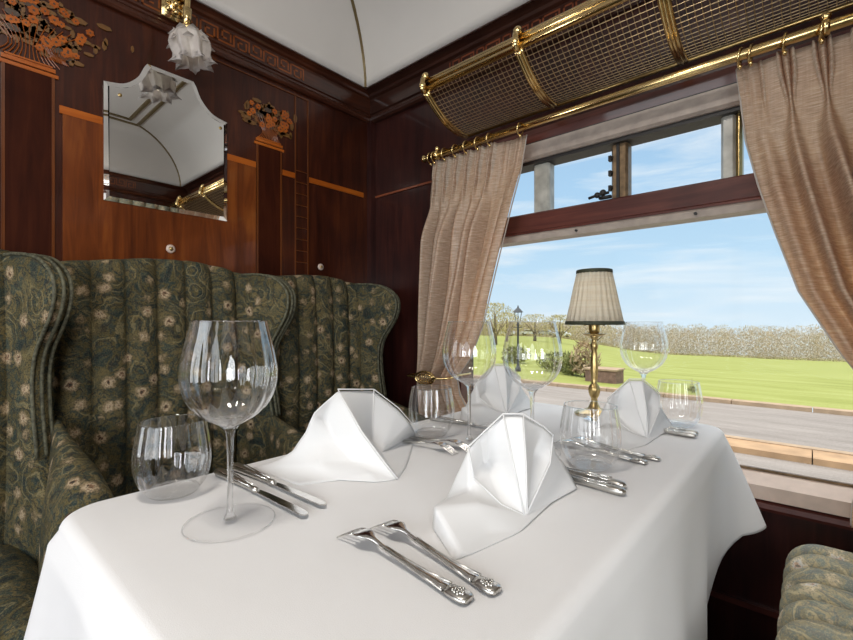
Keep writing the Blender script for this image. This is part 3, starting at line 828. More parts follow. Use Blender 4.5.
# ------------------------------------------------------------------ table and cloth
TX0, TX1, TY0, TY1 = -.765, -.155, .11, 1.285
tbl = tag(empty('dining_table', ((TX0 + TX1) / 2, (TY0 + TY1) / 2, 0)), 'rectangular dining table hidden under the white tablecloth', 'table')
bm = BM(); box(bm, TX0 + .01, TX1 - .01, TY0 + .01, TY1 - .01, .715, .747); o = local(link('tabletop', bm, M['mahogany_dark'], tbl, False), tbl); mod(o, 'BEVEL', width=.01, segments=3)
for y in (.28, 1.1):
    bm = BM(); lathe(bm, [(.16, 0), (.16, .02), (.05, .05), (.03, .12), (.03, .62), (.06, .70), (.10, .716)], ((TX0 + TX1) / 2, y, 0), 28, cap=True); local(link('pedestal', bm, M['mahogany_dark'], tbl), tbl)

def perim(n_side=(46, 90), rc=.055):
    pts = []
    cs = [(TX1 - rc, TY0 + rc, -PI / 2), (TX1 - rc, TY1 - rc, 0), (TX0 + rc, TY1 - rc, PI / 2), (TX0 + rc, TY0 + rc, PI)]
    for ci, (cx, cy, a0) in enumerate(cs):
        for k in range(13):
            a = a0 + k / 12 * PI / 2; pts.append((cx + rc * math.cos(a), cy + rc * math.sin(a), math.cos(a), math.sin(a), ci, k / 12))
        nx = cs[(ci + 1) % 4]; a = a0 + PI / 2
        sx, sy = cx + rc * math.cos(a), cy + rc * math.sin(a); ex, ey = nx[0] + rc * math.cos(a), nx[1] + rc * math.sin(a)
        n = 80 if abs(ey - sy) > .8 else 44
        for k in range(1, n): pts.append((lerp(sx, ex, k / n), lerp(sy, ey, k / n), math.cos(a), math.sin(a), -1, 0))
    return pts
PT = perim()
bm = BM(); rings = []
cx, cy = (TX0 + TX1) / 2, (TY0 + TY1) / 2
hx, hy = (TX1 - TX0) / 2, (TY1 - TY0) / 2
for s in (.0, .25, .5, .75, .93):           # the flat top as shrinking rings
    if s == 0:
        continue
    rings.append([bm.verts.new((cx + (p[0] - cx) * s, cy + (p[1] - cy) * s, TZ)) for p in PT])
er = .016
rings.append([bm.verts.new((p[0] - p[2] * er, p[1] - p[3] * er, TZ)) for p in PT])
for k in range(1, 6):
    a = k / 5 * PI / 2
    rings.append([bm.verts.new((p[0] - p[2] * er * (1 - math.sin(a)), p[1] - p[3] * er * (1 - math.sin(a)), TZ - er * (1 - math.cos(a)))) for p in PT])
corners = [(TX1, TY0), (TX1, TY1), (TX0, TY1), (TX0, TY0)]
NV = 30
for k in range(1, NV + 1):
    v = k / NV; ring = []
    for (x, y, nx, ny, ci, t) in PT:
        dist = [math.hypot(x - c[0], y - c[1]) for c in corners]
        dfr = dist[1]
        drop = .46
        ox = oy = 0
        # general gentle folds
        s = x * 1.7 + y
        wav = .010 * math.sin(s * 17 + 1.3) + .006 * math.sin(s * 31)
        out = .008 + .018 * v + wav * v
        for ii in (0, 2, 3):
            out += (.085 if ii == 3 else .05) * math.exp(-(dist[ii] / .09) ** 2) * v ** 1.1
        right_side = nx > .5
        if right_side or ci == 1:
            drop = interp([(0, .215), (.03, .22), (.07, .235), (.13, .305), (.22, .41), (.32, .48), (2, .50)], dfr)
            fl = math.exp(-(dfr / .075) ** 2)
            sw = math.exp(-((dfr - .22) / .11) ** 2)
            out = (.006 + .010 * v + wav * v) * (1 - fl) - .045 * sw * v ** 1.2
            ox = .095 * fl * v ** .85; oy = .022 * fl * v
        elif ny > .5:
            fl = math.exp(-(dfr / .075) ** 2); drop = interp([(0, .215), (.06, .24), (.2, .30), (2, .34)], dfr)
            out = .012 * v + wav * .5 * v * (1 - fl); ox = .095 * fl * v ** .85; oy = .015 * fl * v
        if ci == 1: out *= .2
        X = x + nx * out + ox; Y = min(YW - .022, y + ny * out + oy)
        ring.append(bm.verts.new((X, Y, TZ - er - (drop - er) * v)))
    rings.append(ring)
c = bm.verts.new((cx, cy, TZ)); n = len(PT)
for i in range(n): bm.faces.new((c, rings[0][i], rings[0][(i + 1) % n]))
for A, B in zip(rings, rings[1:]):
    for i in range(n): bm.faces.new((A[i], A[(i + 1) % n], B[(i + 1) % n], B[i]))
tc = link('tablecloth', bm, M['linen']); tag(tc, 'long white linen tablecloth draped over the table, its window corner flared', 'tablecloth')
mod(tc, 'SOLIDIFY', thickness=.0014, offset=1)
for f in (tc.modifiers[0],): f.offset = -1

# ------------------------------------------------------------------ napkins
NB = dict(L=(-.3535,.4881,.8309),Lm=(-.3389,.5076,.8515),R1=(-.3213,.5257,.8745),R2=(-.2986,.5403,.8753),Rm=(-.2871,.5797,.8523),R=(-.2842,.6022,.8371),Rr=(-.2785,.5806,.8013),V=(-.2749,.4999,.7569),V2=(-.2730,.5042,.7586),L1=(-.3383,.4811,.7930),L2=(-.2996,.4860,.7680),PC=(-.3600,.5400,.8000),RM1=(-.2987,.5136,.8145),RM2=(-.2833,.5205,.8161),PR=(-.3000,.5740,.8150),T=(-.3400,.3988,.7810),T2=(-.3390,.4703,.7797),BL=(-.3896,.4830,.7520),M=(-.3078,.4457,.7800),N=(-.2850,.4315,.7560),C0=(-.2777,.3780,.7515),G=(-.2616,.4685,.7520),C1=(-.2820,.3645,.7512),D1=(-.3474,.4056,.7512),W1=(-.2897,.6240,.8065),W2=(-.2857,.6542,.7805),E=(-.2643,.6481,.7520),G2=(-.2717,.5727,.7520),BK=(-.3530,.6289,.7515))
NBF = [('L','Lm','PC','L1'),('Lm','R1','RM1','PC'),('PC','RM1','V','L2'),('L1','PC','L2'),('R1','R2','RM2','RM1'),('RM1','RM2','V2','V'),
 ('R2','Rm','PR','RM2'),('Rm','R','Rr','PR'),('RM2','PR','V2'),('PR','Rr','V2'),('L','L1','T2'),('L1','L2','M','T2'),('T2','M','T'),('L2','V','M'),
 ('T','M','N','C0'),('M','V','G','N'),('N','G','C0'),('T2','BL','T'),('L','BL','T2'),('T','C0','C1','D1'),('V2','Rr','W1','W2'),('Rr','R','W1'),('V2','W2','E','G2'),('V','V2','G2','G'),
 ('R1','R2','BK'),('Lm','R1','BK'),('L','Lm','BK'),('L','BL','BK'),('R2','Rm','BK'),('Rm','R','BK'),('R','W1','BK'),('W1','W2','BK'),('W2','E','BK')]
NBC = ['R1-RM1','RM1-V','R2-RM2','RM2-V2','L-L1','L1-L2','L2-V','T-M','M-V','C0-G','T-C0','G-V','Lm-L','Lm-R1','R1-R2','R2-Rm','Rm-R','R-Rr','Rr-V2','T-T2','V2-W2','W2-E','N-C0']
NA = dict(P1=(-.6160,.4571,.8773),P2=(-.6205,.4732,.8844),P3=(-.6297,.5649,.8730),P4=(-.6151,.6177,.8309),P5=(-.6102,.6486,.7977),V=(-.6067,.5618,.7570),LM=(-.5660,.4811,.8179),LM2=(-.5189,.4892,.7741),K=(-.4957,.4956,.7520),IC=(-.6250,.5557,.7774),O1=(-.6318,.4300,.8503),O2=(-.6475,.4228,.8154),O3=(-.6685,.4110,.7818),O4=(-.6956,.4005,.7616),O5=(-.7260,.3639,.7520),B1=(-.5924,.3780,.7515),B4=(-.5618,.4323,.7518),B3=(-.5132,.4645,.7515),S1=(-.6350,.4530,.8340),S2=(-.6100,.4640,.7940),S3=(-.5760,.4700,.7700),S3b=(-.6044,.4208,.7725),S4=(-.5319,.4645,.7614),E1=(-.6648,.7245,.7520),E2=(-.5290,.5510,.7520),BKA=(-.735,.60,.7515))
NAF = [('P1','O1','S1'),('O1','O2','S2','S1'),('O2','O3','S3b','S2'),('S2','S3b','S3'),('O3','O4','O5','S3b'),('O5','B1','B4','S3b'),('S3b','B4','S4','S3'),('B4','B3','S4'),
 ('P1','S1','LM','P2'),('S1','S2','LM'),('S2','S3','LM2','LM'),('S3','S4','K','LM2'),('S4','B3','K'),('P2','P3','IC','LM'),('LM','IC','V','LM2'),('P3','P4','V','IC'),('P4','P5','V'),('LM2','V','K'),
 ('V','P5','E1'),('V','E1','E2'),('V','E2','K'),('P2','P3','BKA'),('P3','P4','BKA'),('P4','P5','BKA'),('P5','E1','BKA'),('P1','P2','BKA'),('P1','O1','BKA'),('O1','O2','BKA'),('O2','O3','BKA'),('O3','O4','BKA'),('O4','O5','BKA')]
NAC = ['P2-LM','LM-LM2','LM2-K','P2-P3','P3-P4','P4-P5','P3-IC','IC-V','O5-B1','B1-B4','B4-B3','B3-K','V-P5']
TIPS = {'L', 'R', 'R1', 'R2', 'V', 'V2', 'T', 'C0', 'E', 'BL', 'G', 'C1', 'D1', 'BK', 'W2', 'P2', 'P3', 'P5', 'K', 'O5', 'B1', 'B3', 'BKA', 'E1', 'E2', 'P4', 'Rm', 'Lm'}
def napkin(V, F, C, H, origin, label):
    o0 = Vector(V[origin]); o0.z = TZ; bm = BM(); cl = bm.edges.layers.float.new('crease_edge'); vl = bm.verts.layers.float.new('crease_vert')
    vs = {k: bm.verts.new(Vector(p) - o0) for k, p in V.items()}
    for f in F: bm.faces.new([vs[k] for k in f])
    for c in C:
        a, b = c.split('-'); e = bm.edges.get((vs[a], vs[b]))
        if e: e[cl] = 1.0
    for k in V:
        if k in TIPS: vs[k][vl] = .9
    o = link('napkin', bm, M['napkin']); o.location = o0
    mod(o, 'SUBSURF', levels=3, render_levels=3, subdivision_type='SIMPLE'); mod(o, 'SMOOTH', factor=.5, iterations=2)
    mod(o, 'SOLIDIFY', thickness=.0016, offset=-1)
    for q in H:
        hb = BM(); tube(hb, [Vector(V[k]) - o0 + Vector((.0006, -.0006, .0006)) for k in q.split('-')], .0011, 6); link('folded_edge', hb, M['napkin'], o)
    return tag(o, label, 'napkin', 'folded white napkins on the table')
nb = napkin(NB, NBF, NBC, ['L1-L2-V', 'R1-RM1-V', 'R2-RM2-V2', 'L-Lm-R1-R2-Rm-R-Rr-V2', 'L-L1', 'T-M-V', 'C0-N-G'][:5], 'V', 'white fan folded napkin behind the pair of forks at the front of the table')
na = napkin(NA, NAF, NAC, ['P2-LM-LM2-K', 'P2-P3-P4-P5', 'P3-IC-V'], 'V', 'white napkin folded as a wide open cone on the banquette side of the table')
def copy1(o, loc, rz, label, sc=1.0):
    c = o.copy(); COL.objects.link(c); c.location = loc; c.rotation_euler = (0, 0, rz); c.scale = (sc,) * 3
    c['label'] = label
    for ch in list(o.children):
        d = ch.copy(); COL.objects.link(d); d.parent = c
    return c
copy1(nb, (-.615, 1.02, TZ), math.radians(4), 'grey shadowed napkin fan between the two middle wine glasses, in front of the window', 1.08)
copy1(nb, (-.265, 1.005, TZ), math.radians(-6), 'napkin fan standing under the farthest wine glass, right of the table lamp', 1.0)

# ------------------------------------------------------------------ glassware
def copy_tree(o, loc, rz, label):
    r = o.copy(); COL.objects.link(r); r.location = loc; r.rotation_euler = (0, 0, rz); r['label'] = label
    for ch in list(o.children):
        c = ch.copy(); COL.objects.link(c); c.parent = r
    return r
wave = lambda amp, k: (lambda a, r, z: 1 + amp * math.cos(k * a) * max(0, min(1, (z - .02) / .03)))
def wine_glass(loc, label):
    t = tag(empty('wine_glass', loc), label, 'wine glass', 'tall red wine glasses on the table')
    pr = [(.0055, .118), (.011, .1215), (.022, .127), (.034, .135), (.044, .146), (.0515, .160), (.0555, .176), (.0560, .190), (.0540, .206), (.0505, .223), (.0465, .240), (.0440, .252)]
    pr = [(p.x, p.z) for p in smooth_curve([(r, 0, z) for r, z in pr], 3)]
    link('bowl', lathe(BM(), pr, seg=120, rmod=lambda a, r, z: 1 + .017 * math.cos(20 * a) * sstep(.125, .15, z) * (1 - .6 * sstep(.2, .25, z))), M['glass'], t)
    link('bowl_base', lathe(BM(), [(.001, .1185), (.0055, .1185), (.011, .122), (.020, .1265), (.0235, .130), (.019, .1285), (.010, .1262), (.001, .1255)], seg=40), M['glass_base'], t)
    bm = BM(); tube(bm, [(.0440 * math.cos(2 * PI * k / 60), .0440 * math.sin(2 * PI * k / 60), .252) for k in range(60)], .0007, 6, closed=True); link('rim', bm, M['glass_solid'], t)
    pr = [(.012, .121), (.006, .115), (.0042, .105), (.0036, .08), (.0036, .03), (.0045, .012), (.008, .005)]
    link('stem', lathe(BM(), pr, seg=24, cap=True), M['glass_solid'], t)
    pr = [(.006, .0065), (.012, .0045), (.026, .003), (.044, .0022), (.0525, .0018), (.0535, .0012), (.0525, .0006), (.003, .0006)]
    ft = link('foot', lathe(BM(), pr, seg=64), M['glass_foot'], t)
    bm = BM(); tube(bm, [(.053 * math.cos(2 * PI * k / 64), .053 * math.sin(2 * PI * k / 64), .0014) for k in range(64)], .0009, 6, closed=True); link('foot_rim', bm, M['glass_base'], t)
    return t
wg = wine_glass((-.549, .252, TZ + .0005), 'large ribbed wine glass at the front left of the table, in front of the banquette')
copy_tree(wg, (-.545, .757, TZ + .0005), .3, 'wine glass in front of the left curtain, right of the ribbed tumbler')
copy_tree(wg, (-.409, .776, TZ + .0005), .9, 'wine glass beside the table lamp, with the outdoor lamp post seen through it')
copy_tree(wg, (-.330, 1.228, TZ + .0005), 1.7, 'farthest wine glass, next to the window right of the lamp')
def tumbler(loc, label):
    t = tag(empty('tumbler', loc), label, 'tumbler', 'stemless ribbed tumblers on the table')
    pr = [(.034, .004), (.0405, .012), (.046, .024), (.0495, .040), (.0505, .056), (.0490, .074), (.0460, .092), (.0435, .106)]
    pr = [(p.x, p.z) for p in smooth_curve([(r, 0, z) for r, z in pr], 3)]
    link('cup', lathe(BM(), pr, seg=120, rmod=lambda a, r, z: 1 + .019 * math.cos(18 * a) * sstep(.008, .03, z)), M['glass'], t)
    bm = BM(); tube(bm, [(.0435 * math.cos(2 * PI * k / 60), .0435 * math.sin(2 * PI * k / 60), .106) for k in range(60)], .0008, 6, closed=True); link('rim', bm, M['glass_solid'], t)
    pr = [(.002, .0015), (.024, .0008), (.031, .0008), (.0345, .004), (.034, .008), (.028, .0105), (.002, .011)]
    link('thick_base', lathe(BM(), pr, seg=60), M['glass_base'], t)
    return t
tm = tumbler((-.706, .240, TZ + .0005), 'tumbler at the front left corner of the table, beside the large wine glass')
copy_tree(tm, (-.640, .745, TZ + .0005), .2, 'tumbler below the gold tieback, left of the wine glass at the curtain')
copy_tree(tm, (-.293, .767, TZ + .0005), .5, 'tumbler in front of the table lamp base')
copy_tree(tm, (-.247, 1.215, TZ + .0005), .8, 'tumbler at the far right corner of the table by the window')

# ------------------------------------------------------------------ cutlery
def ribbon(bm, st):
    """st: (x, halfwidth, ztop, zbot) stations along x"""
    rings = []
    for x, w, zt, zb in st:
        m = (zt + zb) / 2
        rings.append([bm.verts.new(p) for p in ((x, -w, m), (x, -w * .7, zt - (zt - zb) * .12), (x, 0, zt), (x, w * .7, zt - (zt - zb) * .12), (x, w, m), (x, w * .7, zb), (x, -w * .7, zb))])
    for A, B in zip(rings, rings[1:]):
        for i in range(7): bm.faces.new((A[i], A[(i + 1) % 7], B[(i + 1) % 7], B[i]))
    bm.faces.new(rings[0]); bm.faces.new(rings[-1]); return bm
def fork(loc, rz, label, L=.185, group='silver forks on the tablecloth'):
    t = tag(empty('fork', loc, rz), label, 'fork', group)
    # local: handle end at +x, tine tips at -x, laid tines down; arched neck
    def zc(x):  # centre height along the fork
        return interp([(-.0925, .0018), (-.082, .0075), (-.070, .0135), (-.055, .0165), (-.042, .0155), (-.015, .010), (.03, .0055), (.075, .0035), (.0925, .0035)], x)
    st = [(x, w, zc(x) + h, zc(x) - h) for x, w, h in [(-.066, .0098, .0011), (-.060, .0112, .0012), (-.053, .0108, .0012), (-.047, .0085, .0013), (-.042, .0050, .0016), (-.036, .0030, .0020), (-.025, .0026, .0022), (0, .0028, .0021), (.030, .0042, .0020), (.058, .0068, .0021), (.070, .0082, .0022)]]
    link('neck', ribbon(BM(), st), M['silver'], t)
    st = [(x, w, zc(x) + h, zc(x) - .0022) for x, w, h in [(.066, .0080, .0022), (.072, .0090, .0036), (.080, .0100, .0040), (.088, .0098, .0040), (.0915, .0072, .0036), (.0925, .0045, .0030)]]
    bm = ribbon(BM(), st)
    for k in range(14):
        a = k * 2.4; sphere(bm, (.080 + .0060 * math.cos(a) * (k / 14) ** .5, .0062 * math.sin(a) * (k / 14) ** .5, zc(.08) + .0038), .0016, 6, 4)
    lab(link('ornate_tip', bm, M['silver_dark'], t), 'embossed handle end')
    bm = BM()
    for s in (-1, 1):
        tube(bm, [(x, s * w, zc(x) + .0014) for x, w in ((-.02, .0022), (.01, .0029), (.04, .0048), (.066, .0074))], .0011, 6)
    lab(link('beaded_edge', bm, M['silver_dark'], t), 'raised beaded edge along the handle')
    for k in range(4):
        y0 = (k - 1.5) * .0058
        st = [(x, w, zc(x) + .0009, zc(x) - .0009) for x, w in ((-.0925, .0004), (-.088, .0009), (-.078, .0011), (-.070, .0013), (-.063, .0021))]
        bm = ribbon(BM(), st); bmesh.ops.translate(bm, verts=bm.verts[:], vec=(0, y0, 0)); link('tine', bm, M['silver'], t)
    return t
fk = fork((-.3215, .321, TZ), math.radians(-1.3), 'silver fork nearest the viewer, lying tines down on the cloth')
copy_tree(fk, (-.309, .3545, TZ), math.radians(-5.2), 'second silver fork from the front, just behind the nearest fork')
copy_tree(fk, (-.600, .655, TZ), math.radians(184), 'fork nearer the viewer of the pair lying right of the tumbler by the curtain')
copy_tree(fk, (-.588, .690, TZ), math.radians(182), 'fork farther from the viewer of the pair lying right of the tumbler by the curtain')
copy_tree(fk, (-.312, .842, TZ), math.radians(-2), 'nearer of two fork handles to the right of the tumbler before the lamp')
copy_tree(fk, (-.300, .878, TZ), math.radians(-2), 'farther of two fork handles to the right of the tumbler before the lamp')
def knife(loc, rz, label, L=.255, group='silver knives on the tablecloth'):
    t = tag(empty('knife', loc, rz), label, 'knife', group)
    # local: handle end at +x, blade tip at -x
    st = [(x, w, .0065 + h, .0065 - h) for x, w, h in [(-.005, .0042, .0036), (.004, .0050, .0046), (.010, .0036, .0034), (.03, .0044, .0038), (.06, .0058, .0043), (.09, .0074, .0048), (.108, .0088, .0052), (.118, .0092, .0053), (.124, .0075, .0048), (.1275, .003, .002)]]
    link('handle', ribbon(BM(), st), M['silver_dark'], t)
    bm = BM()
    for s in (-1, 1): tube(bm, [(.012, s * .003, .0095), (.06, s * .0050, .0105), (.104, s * .0075, .0112)], .0010, 6)
    link('beaded_edge', bm, M['silver'], t)
    bm = BM(); out = [(-.004, -.0055), (-.02, -.0075), (-.045, -.0088), (-.08, -.0096), (-.105, -.0100), (-.118, -.0090), (-.1255, -.0050), (-.1275, .0005), (-.122, .0048), (-.09, .0052), (-.05, .0050), (-.004, .0045)]
    prism(bm, out, 'z', .0048, .0064)
    bmesh.ops.transform(bm, matrix=Matrix.Rotation(math.radians(6), 4, 'X'), verts=bm.verts[:])
    o = link('blade', bm, M['silver'], t, False); mod(o, 'BEVEL', width=.0005, segments=2)
    return t
kn = knife((-.612, .318, TZ), math.radians(180), 'silver knife left of the big wine glass foot, nearer of the pair')
copy_tree(kn, (-.620, .350, TZ), math.radians(181), 'silver knife farther of the pair beside the big wine glass, next to the cone napkin')
copy_tree(kn, (-.330, .671, TZ), math.radians(-3), 'knife whose dark tipped handle end points at the aisle, behind the nearest fan napkin')
copy_tree(kn, (-.338, .701, TZ), math.radians(-4), 'knife lying just beyond the dark tipped one, behind the nearest fan napkin')
copy_tree(kn, (-.618, .868, TZ), math.radians(184), 'knife beneath the wine glass by the curtain, dark handle showing')
copy_tree(kn, (-.316, 1.108, TZ), math.radians(-4), 'knife under the far right tumbler, nearer of the two')
copy_tree(kn, (-.318, 1.136, TZ), math.radians(-3), 'knife under the far right tumbler, farther of the two')

# ------------------------------------------------------------------ table lamp
LX, LY = -.446, 1.197
tl = tag(empty('table_lamp', (LX, LY, TZ + .001)), 'small brass candlestick table lamp with pleated cream shade by the window', 'table lamp')
pr = [(.050, 0), (.051, .004), (.046, .008), (.030, .012), (.016, .020), (.010, .032), (.008, .045), (.012, .052), (.015, .062), (.0155, .072), (.012, .080), (.0075, .086), (.0085, .10), (.0100, .125), (.0090, .155), (.0070, .175),
      (.0095, .182), (.0110, .190), (.0070, .197), (.0060, .204), (.0100, .209), (.0115, .214), (.0080, .219)]
link('candlestick', lathe(BM(), pr, seg=32, rmod=lambda a, r, z: 1 + (.05 * math.cos(8 * a) if .05 < z < .18 else 0)), M['brass_aged'], tl)
link('drip_pan', lathe(BM(), [(.003, .213), (.022, .214), (.029, .218), (.030, .220), (.020, .217), (.003, .216)], seg=32), M['brass_aged'], tl)
link('lamp_holder', lathe(BM(), [(.006, .216), (.013, .222), (.0145, .232), (.0145, .250), (.012, .258), (.006, .262), (.004, .30)], seg=24), M['brass_aged'], tl)
bm = BM(); tube(bm, [(-.026, 0, .245), (.026, 0, .245)], .0022, 6); sphere(bm, (-.026, 0, .245), .004, 8, 6); sphere(bm, (.026, 0, .245), .004, 8, 6); link('switch', bm, M['brass_aged'], tl)
pl = lambda a, r, z: 1 + .028 * math.cos(26 * a)
o = link('lamp_shade', lathe(BM(), [(.073, .248), (.0625, .298), (.0525, .348), (.0440, .388)], seg=224, rmod=pl), M['shade'], tl); mod(o, 'SOLIDIFY', thickness=.0008)
for r, z in ((.0745, .249), (.0452, .388)):
    bm = BM(); lathe(bm, [(r - .0006, z - .005), (r + .0018, z - .004), (r + .0012, z + .004), (r - .001, z + .005), (r - .003, z), (r - .0006, z - .005)], seg=64); link('shade_trim', bm, M['trim_green'], tl)
bm = BM()
for k in range(3): a = 2 * PI * k / 3; tube(bm, [(0, 0, .30), (.044 * math.cos(a), .044 * math.sin(a), .386)], .001, 5)
link('shade_carrier', bm, M['brass_aged'], tl)

# ------------------------------------------------------------------ facing partition (seen in the mirror)
bm = BM(); box(bm, XR - .006, XR - .002, -.25, .85, 1.25, 1.83); mo = tag(link('panel_mirror', bm, M['mirror'], None, False), 'wide mirror on the facing partition, seen only as a reflection', 'mirror')
fl_ = tag(empty('added_fill_lamp', (-.40, -.12, ZS + DZ)), 'round opal lamp added out of view on the ceiling as fill light', 'fill lamp')  # unseen lamp, added as fill to brighten the table
bm = BM(); lathe(bm, [(.13, 0), (.13, -.012), (.12, -.018)], seg=40, cap=True); link('lamp_rim', bm, M['brass'], fl_)
bm = BM(); lathe(bm, [(.118, -.016), (.105, -.045), (.07, -.065), (.002, -.074)], seg=40); link('opal_bowl', bm, M['lamp_emit'], fl_)

# ------------------------------------------------------------------ outside
def ground_z(x, y):
    k = lerp(.022, .056, sstep(-.5, -.22, x / max(y, 1)))
    return -.92 - k * max(0, y - 13.3) * (1 if y < 170 else 1)
def grass_mat():
    t = NT('mown_grass'); v = t.coords((.25, .9, 1)); a = t.noise(v, .8, 5, .6); b = t.noise(t.coords(), 18, 4)
    f = t.mix(.35, a.outputs[0], b.outputs[0])
    t.bsdf(t.ramp(f, [(.35, (.25, .27, .06)), (.5, (.325, .345, .09)), (.65, (.40, .41, .14))]), .9, 0, 0, .2); return t.m
def road_mat():
    t = NT('worn_asphalt'); v = t.coords((.4, 2.2, 1)); a = t.noise(v, 1.2, 5, .65); b = t.noise(t.coords(), 40, 3)
    f = t.mix(.35, a.outputs[0], b.outputs[0])
    t.bsdf(t.ramp(f, [(.35, (.24, .205, .18)), (.5, (.31, .27, .24)), (.65, (.385, .335, .30))]), .9, 0, 0, .2); return t.m
M['grass'] = grass_mat(); M['road'] = road_mat()
M['stone'] = simple('sandstone_blocks', (.46, .29, .16), .85, nscale=3, var=.2, bstr=.3)
M['stone_pale'] = simple('pale_kerb_stone', (.44, .31, .20), .85, nscale=5, var=.15)
bm = BM()
ys = [13.3 + (i / 60) ** 2.2 * 260 for i in range(61)]
g = []
for y in ys:
    g.append([bm.verts.new((lerp(-1.6, .6, i / 44) * (y + 20), y, ground_z(lerp(-1.6, .6, i / 44) * (y + 20), y) + .10 * noise.noise(Vector((i * .4, y * .05, 0))) * min(1, (y - 13.3) / 20))) for i in range(45)])
for A, B in zip(g, g[1:]):
    for i in range(44): bm.faces.new((A[i], A[i + 1], B[i + 1], B[i]))
lawn = link('lawn', bm, M['grass']); tag(lawn, 'wide green mown field beyond the road', 'lawn', kind='stuff')
bm = BM(); box(bm, -45, 30, 9.06, 13.05, -1.2, -.99); road = link('road', bm, M['road'], None, False); tag(road, 'grey asphalt road running alongside the train', 'road', kind='structure')
bm = BM(); box(bm, -45, 30, 1.8, 8.35, -1.3, -1.02); pf = link('platform', bm, M['road'], None, False); tag(pf, 'grey paved platform next to the train', 'platform', kind='structure')
bm = BM()
for i in range(60): box(bm, -45 + i * 1.25, -45 + i * 1.25 + 1.235, 8.35, 8.9, -1.2, -.93)
kb = link('platform_edging', bm, M['stone'], None, False); tag(kb, 'sandstone block edging beside the platform', 'edging', kind='structure')
bm = BM(); box(bm, -45, 30, 8.9, 9.06, -1.2, -.915); o = link('kerb', bm, M['stone_pale'], None, False); tag(o, 'pale kerb on the near side of the road', 'kerb', kind='structure')
bm = BM()
for i in range(50): box(bm, -45 + i * 1.5, -45 + i * 1.5 + 1.485, 13.05, 13.35, -1.2, -.90)
o = link('kerb', bm, M['stone_pale'], None, False); tag(o, 'stone kerb between road and grass field', 'kerb', kind='structure')

M['bark'] = simple('bare_twigs', (.52, .42, .28), .9, nscale=1.5, var=.35, bstr=0)
M['bark_green'] = simple('budding_twigs', (.48, .40, .18), .9, nscale=1.5, var=.35, bstr=0)
M['trunk'] = simple('tree_bark', (.20, .15, .11), .9)
M['leaf'] = simple('olive_bush', (.20, .21, .07), .9, nscale=4, var=.4)
def crown(bm, c, r, h, nl, rnd, sz):
    for _ in range(nl):
        a = rnd.random() * 2 * PI; q = rnd.random() ** .5 * r; z = rnd.random()
        q *= math.sin(PI * (.15 + .8 * z)) ** .6
        p = Vector((c[0] + q * math.cos(a), c[1] + q * math.sin(a), c[2] + z * h))
        d = Vector((rnd.uniform(-1, 1), rnd.uniform(-1, 1), rnd.uniform(.1, 1.4))).normalized() * sz * rnd.uniform(.5, 1.4)
        s = Vector((rnd.uniform(-1, 1), rnd.uniform(-1, 1), rnd.uniform(-1, 1))).normalized() * sz * .22
        bm.faces.new([bm.verts.new(p - s), bm.verts.new(p + s), bm.verts.new(p + d)])
rnd = random.Random(11)
# far wood: uncountable belt
bm = BM()
for i in range(420):
    rr = lerp(-.72, .12, i / 419); y = rnd.uniform(140, 165); x = rr * y + rnd.uniform(-2, 2)
    gz = ground_z(x, y); f = sstep(-.5, -.22, rr)
    h = lerp(5.0, 8.0, f) * rnd.uniform(.8, 1.12)
    crown(bm, (x, y, gz - .5), 3.0, h + .5, 300, rnd, .42)
wd = link('woodland', bm, M['bark'], None, False); tag(wd, 'distant belt of bare brown trees along the horizon', 'woodland', kind='stuff')
def tree(px, y, r, h, mat, label, nl=900, trunk=1.0, sz=.30, nm='tree', cat='tree', grp=None):
    x = px * y; z = ground_z(x, y)
    t = tag(empty(nm, (x, y, z)), label, cat, grp)
    bm = BM(); crown(bm, (0, 0, trunk), r, h - trunk, nl, rnd, sz); link('crown' if nm == 'tree' else 'foliage', bm, mat, t, False)
    bm = BM(); tube(bm, [(0, 0, -.1), (.05, 0, trunk + .2), (0, .05, trunk + (h - trunk) * .7)], [r * .09, r * .06, r * .02], 6)
    for k in range(5): a = k * 1.3; tube(bm, [(0, 0, trunk + .1 * k), (r * .6 * math.cos(a), r * .6 * math.sin(a), trunk + (h - trunk) * (.5 + .08 * k))], [r * .04, r * .01], 5)
    link('trunk' if nm == 'tree' else 'stem', bm, M['trunk'], t)
    return t
tree(-.635, 46, 3.0, 5.0, M['bark_green'], 'budding tree left of the lamp post, next to the curtain edge', 1600)
tree(-.60, 62, 3.0, 4.6, M['bark_green'], 'light green tree seen just left of the lamp post head', 1200)
tree(-.52, 70, 3.6, 4.6, M['bark_green'], 'olive tree directly right of the lamp post', 1400)
tree(-.455, 66, 3.2, 4.4, M['bark_green'], 'olive tree between the lamp post and the table lamp shade', 1400)
tree(-.37, 72, 3.2, 4.4, M['bark'], 'brown bare tree just left of the brass table lamp stem', 1200)
for px, y, r, h, lb in ((-.575, 20, .8, .8, 'low olive bush at the foot of the lamp post'), (-.455, 17.5, 1.0, .75, 'dark low bush right of the lamp post'), (-.425, 16.5, .55, .6, 'small bush left of the bare reddish shrub')):
    tree(px, y, r, h, M['leaf'], lb, 900, .05, .16, 'bush', 'bush', 'low bushes by the road')
M['reddish'] = simple('reddish_twigs', (.45, .33, .2), .9, nscale=3, var=.3)
tree(-.395, 16.2, .55, 1.25, M['reddish'], 'bare reddish shrub just left of the table lamp stem', 500, .1, .22, 'bush', 'shrub')
bx = tag(empty('planter_box', (-.35 * 15.2, 15.2, ground_z(-.35 * 15.2, 15.2))), 'low brown brick box behind the table lamp stem at the field edge', 'planter')
bm = BM(); box(bm, -.5, .5, -.4, .4, -.1, .42); link('box', bm, simple('brown_brick', (.22, .13, .10), .9, nscale=8, var=.3), bx, False)
bm = BM(); box(bm, -.54, .54, -.44, .44, .42, .47); link('coping', bm, M['stone_pale'], bx, False)
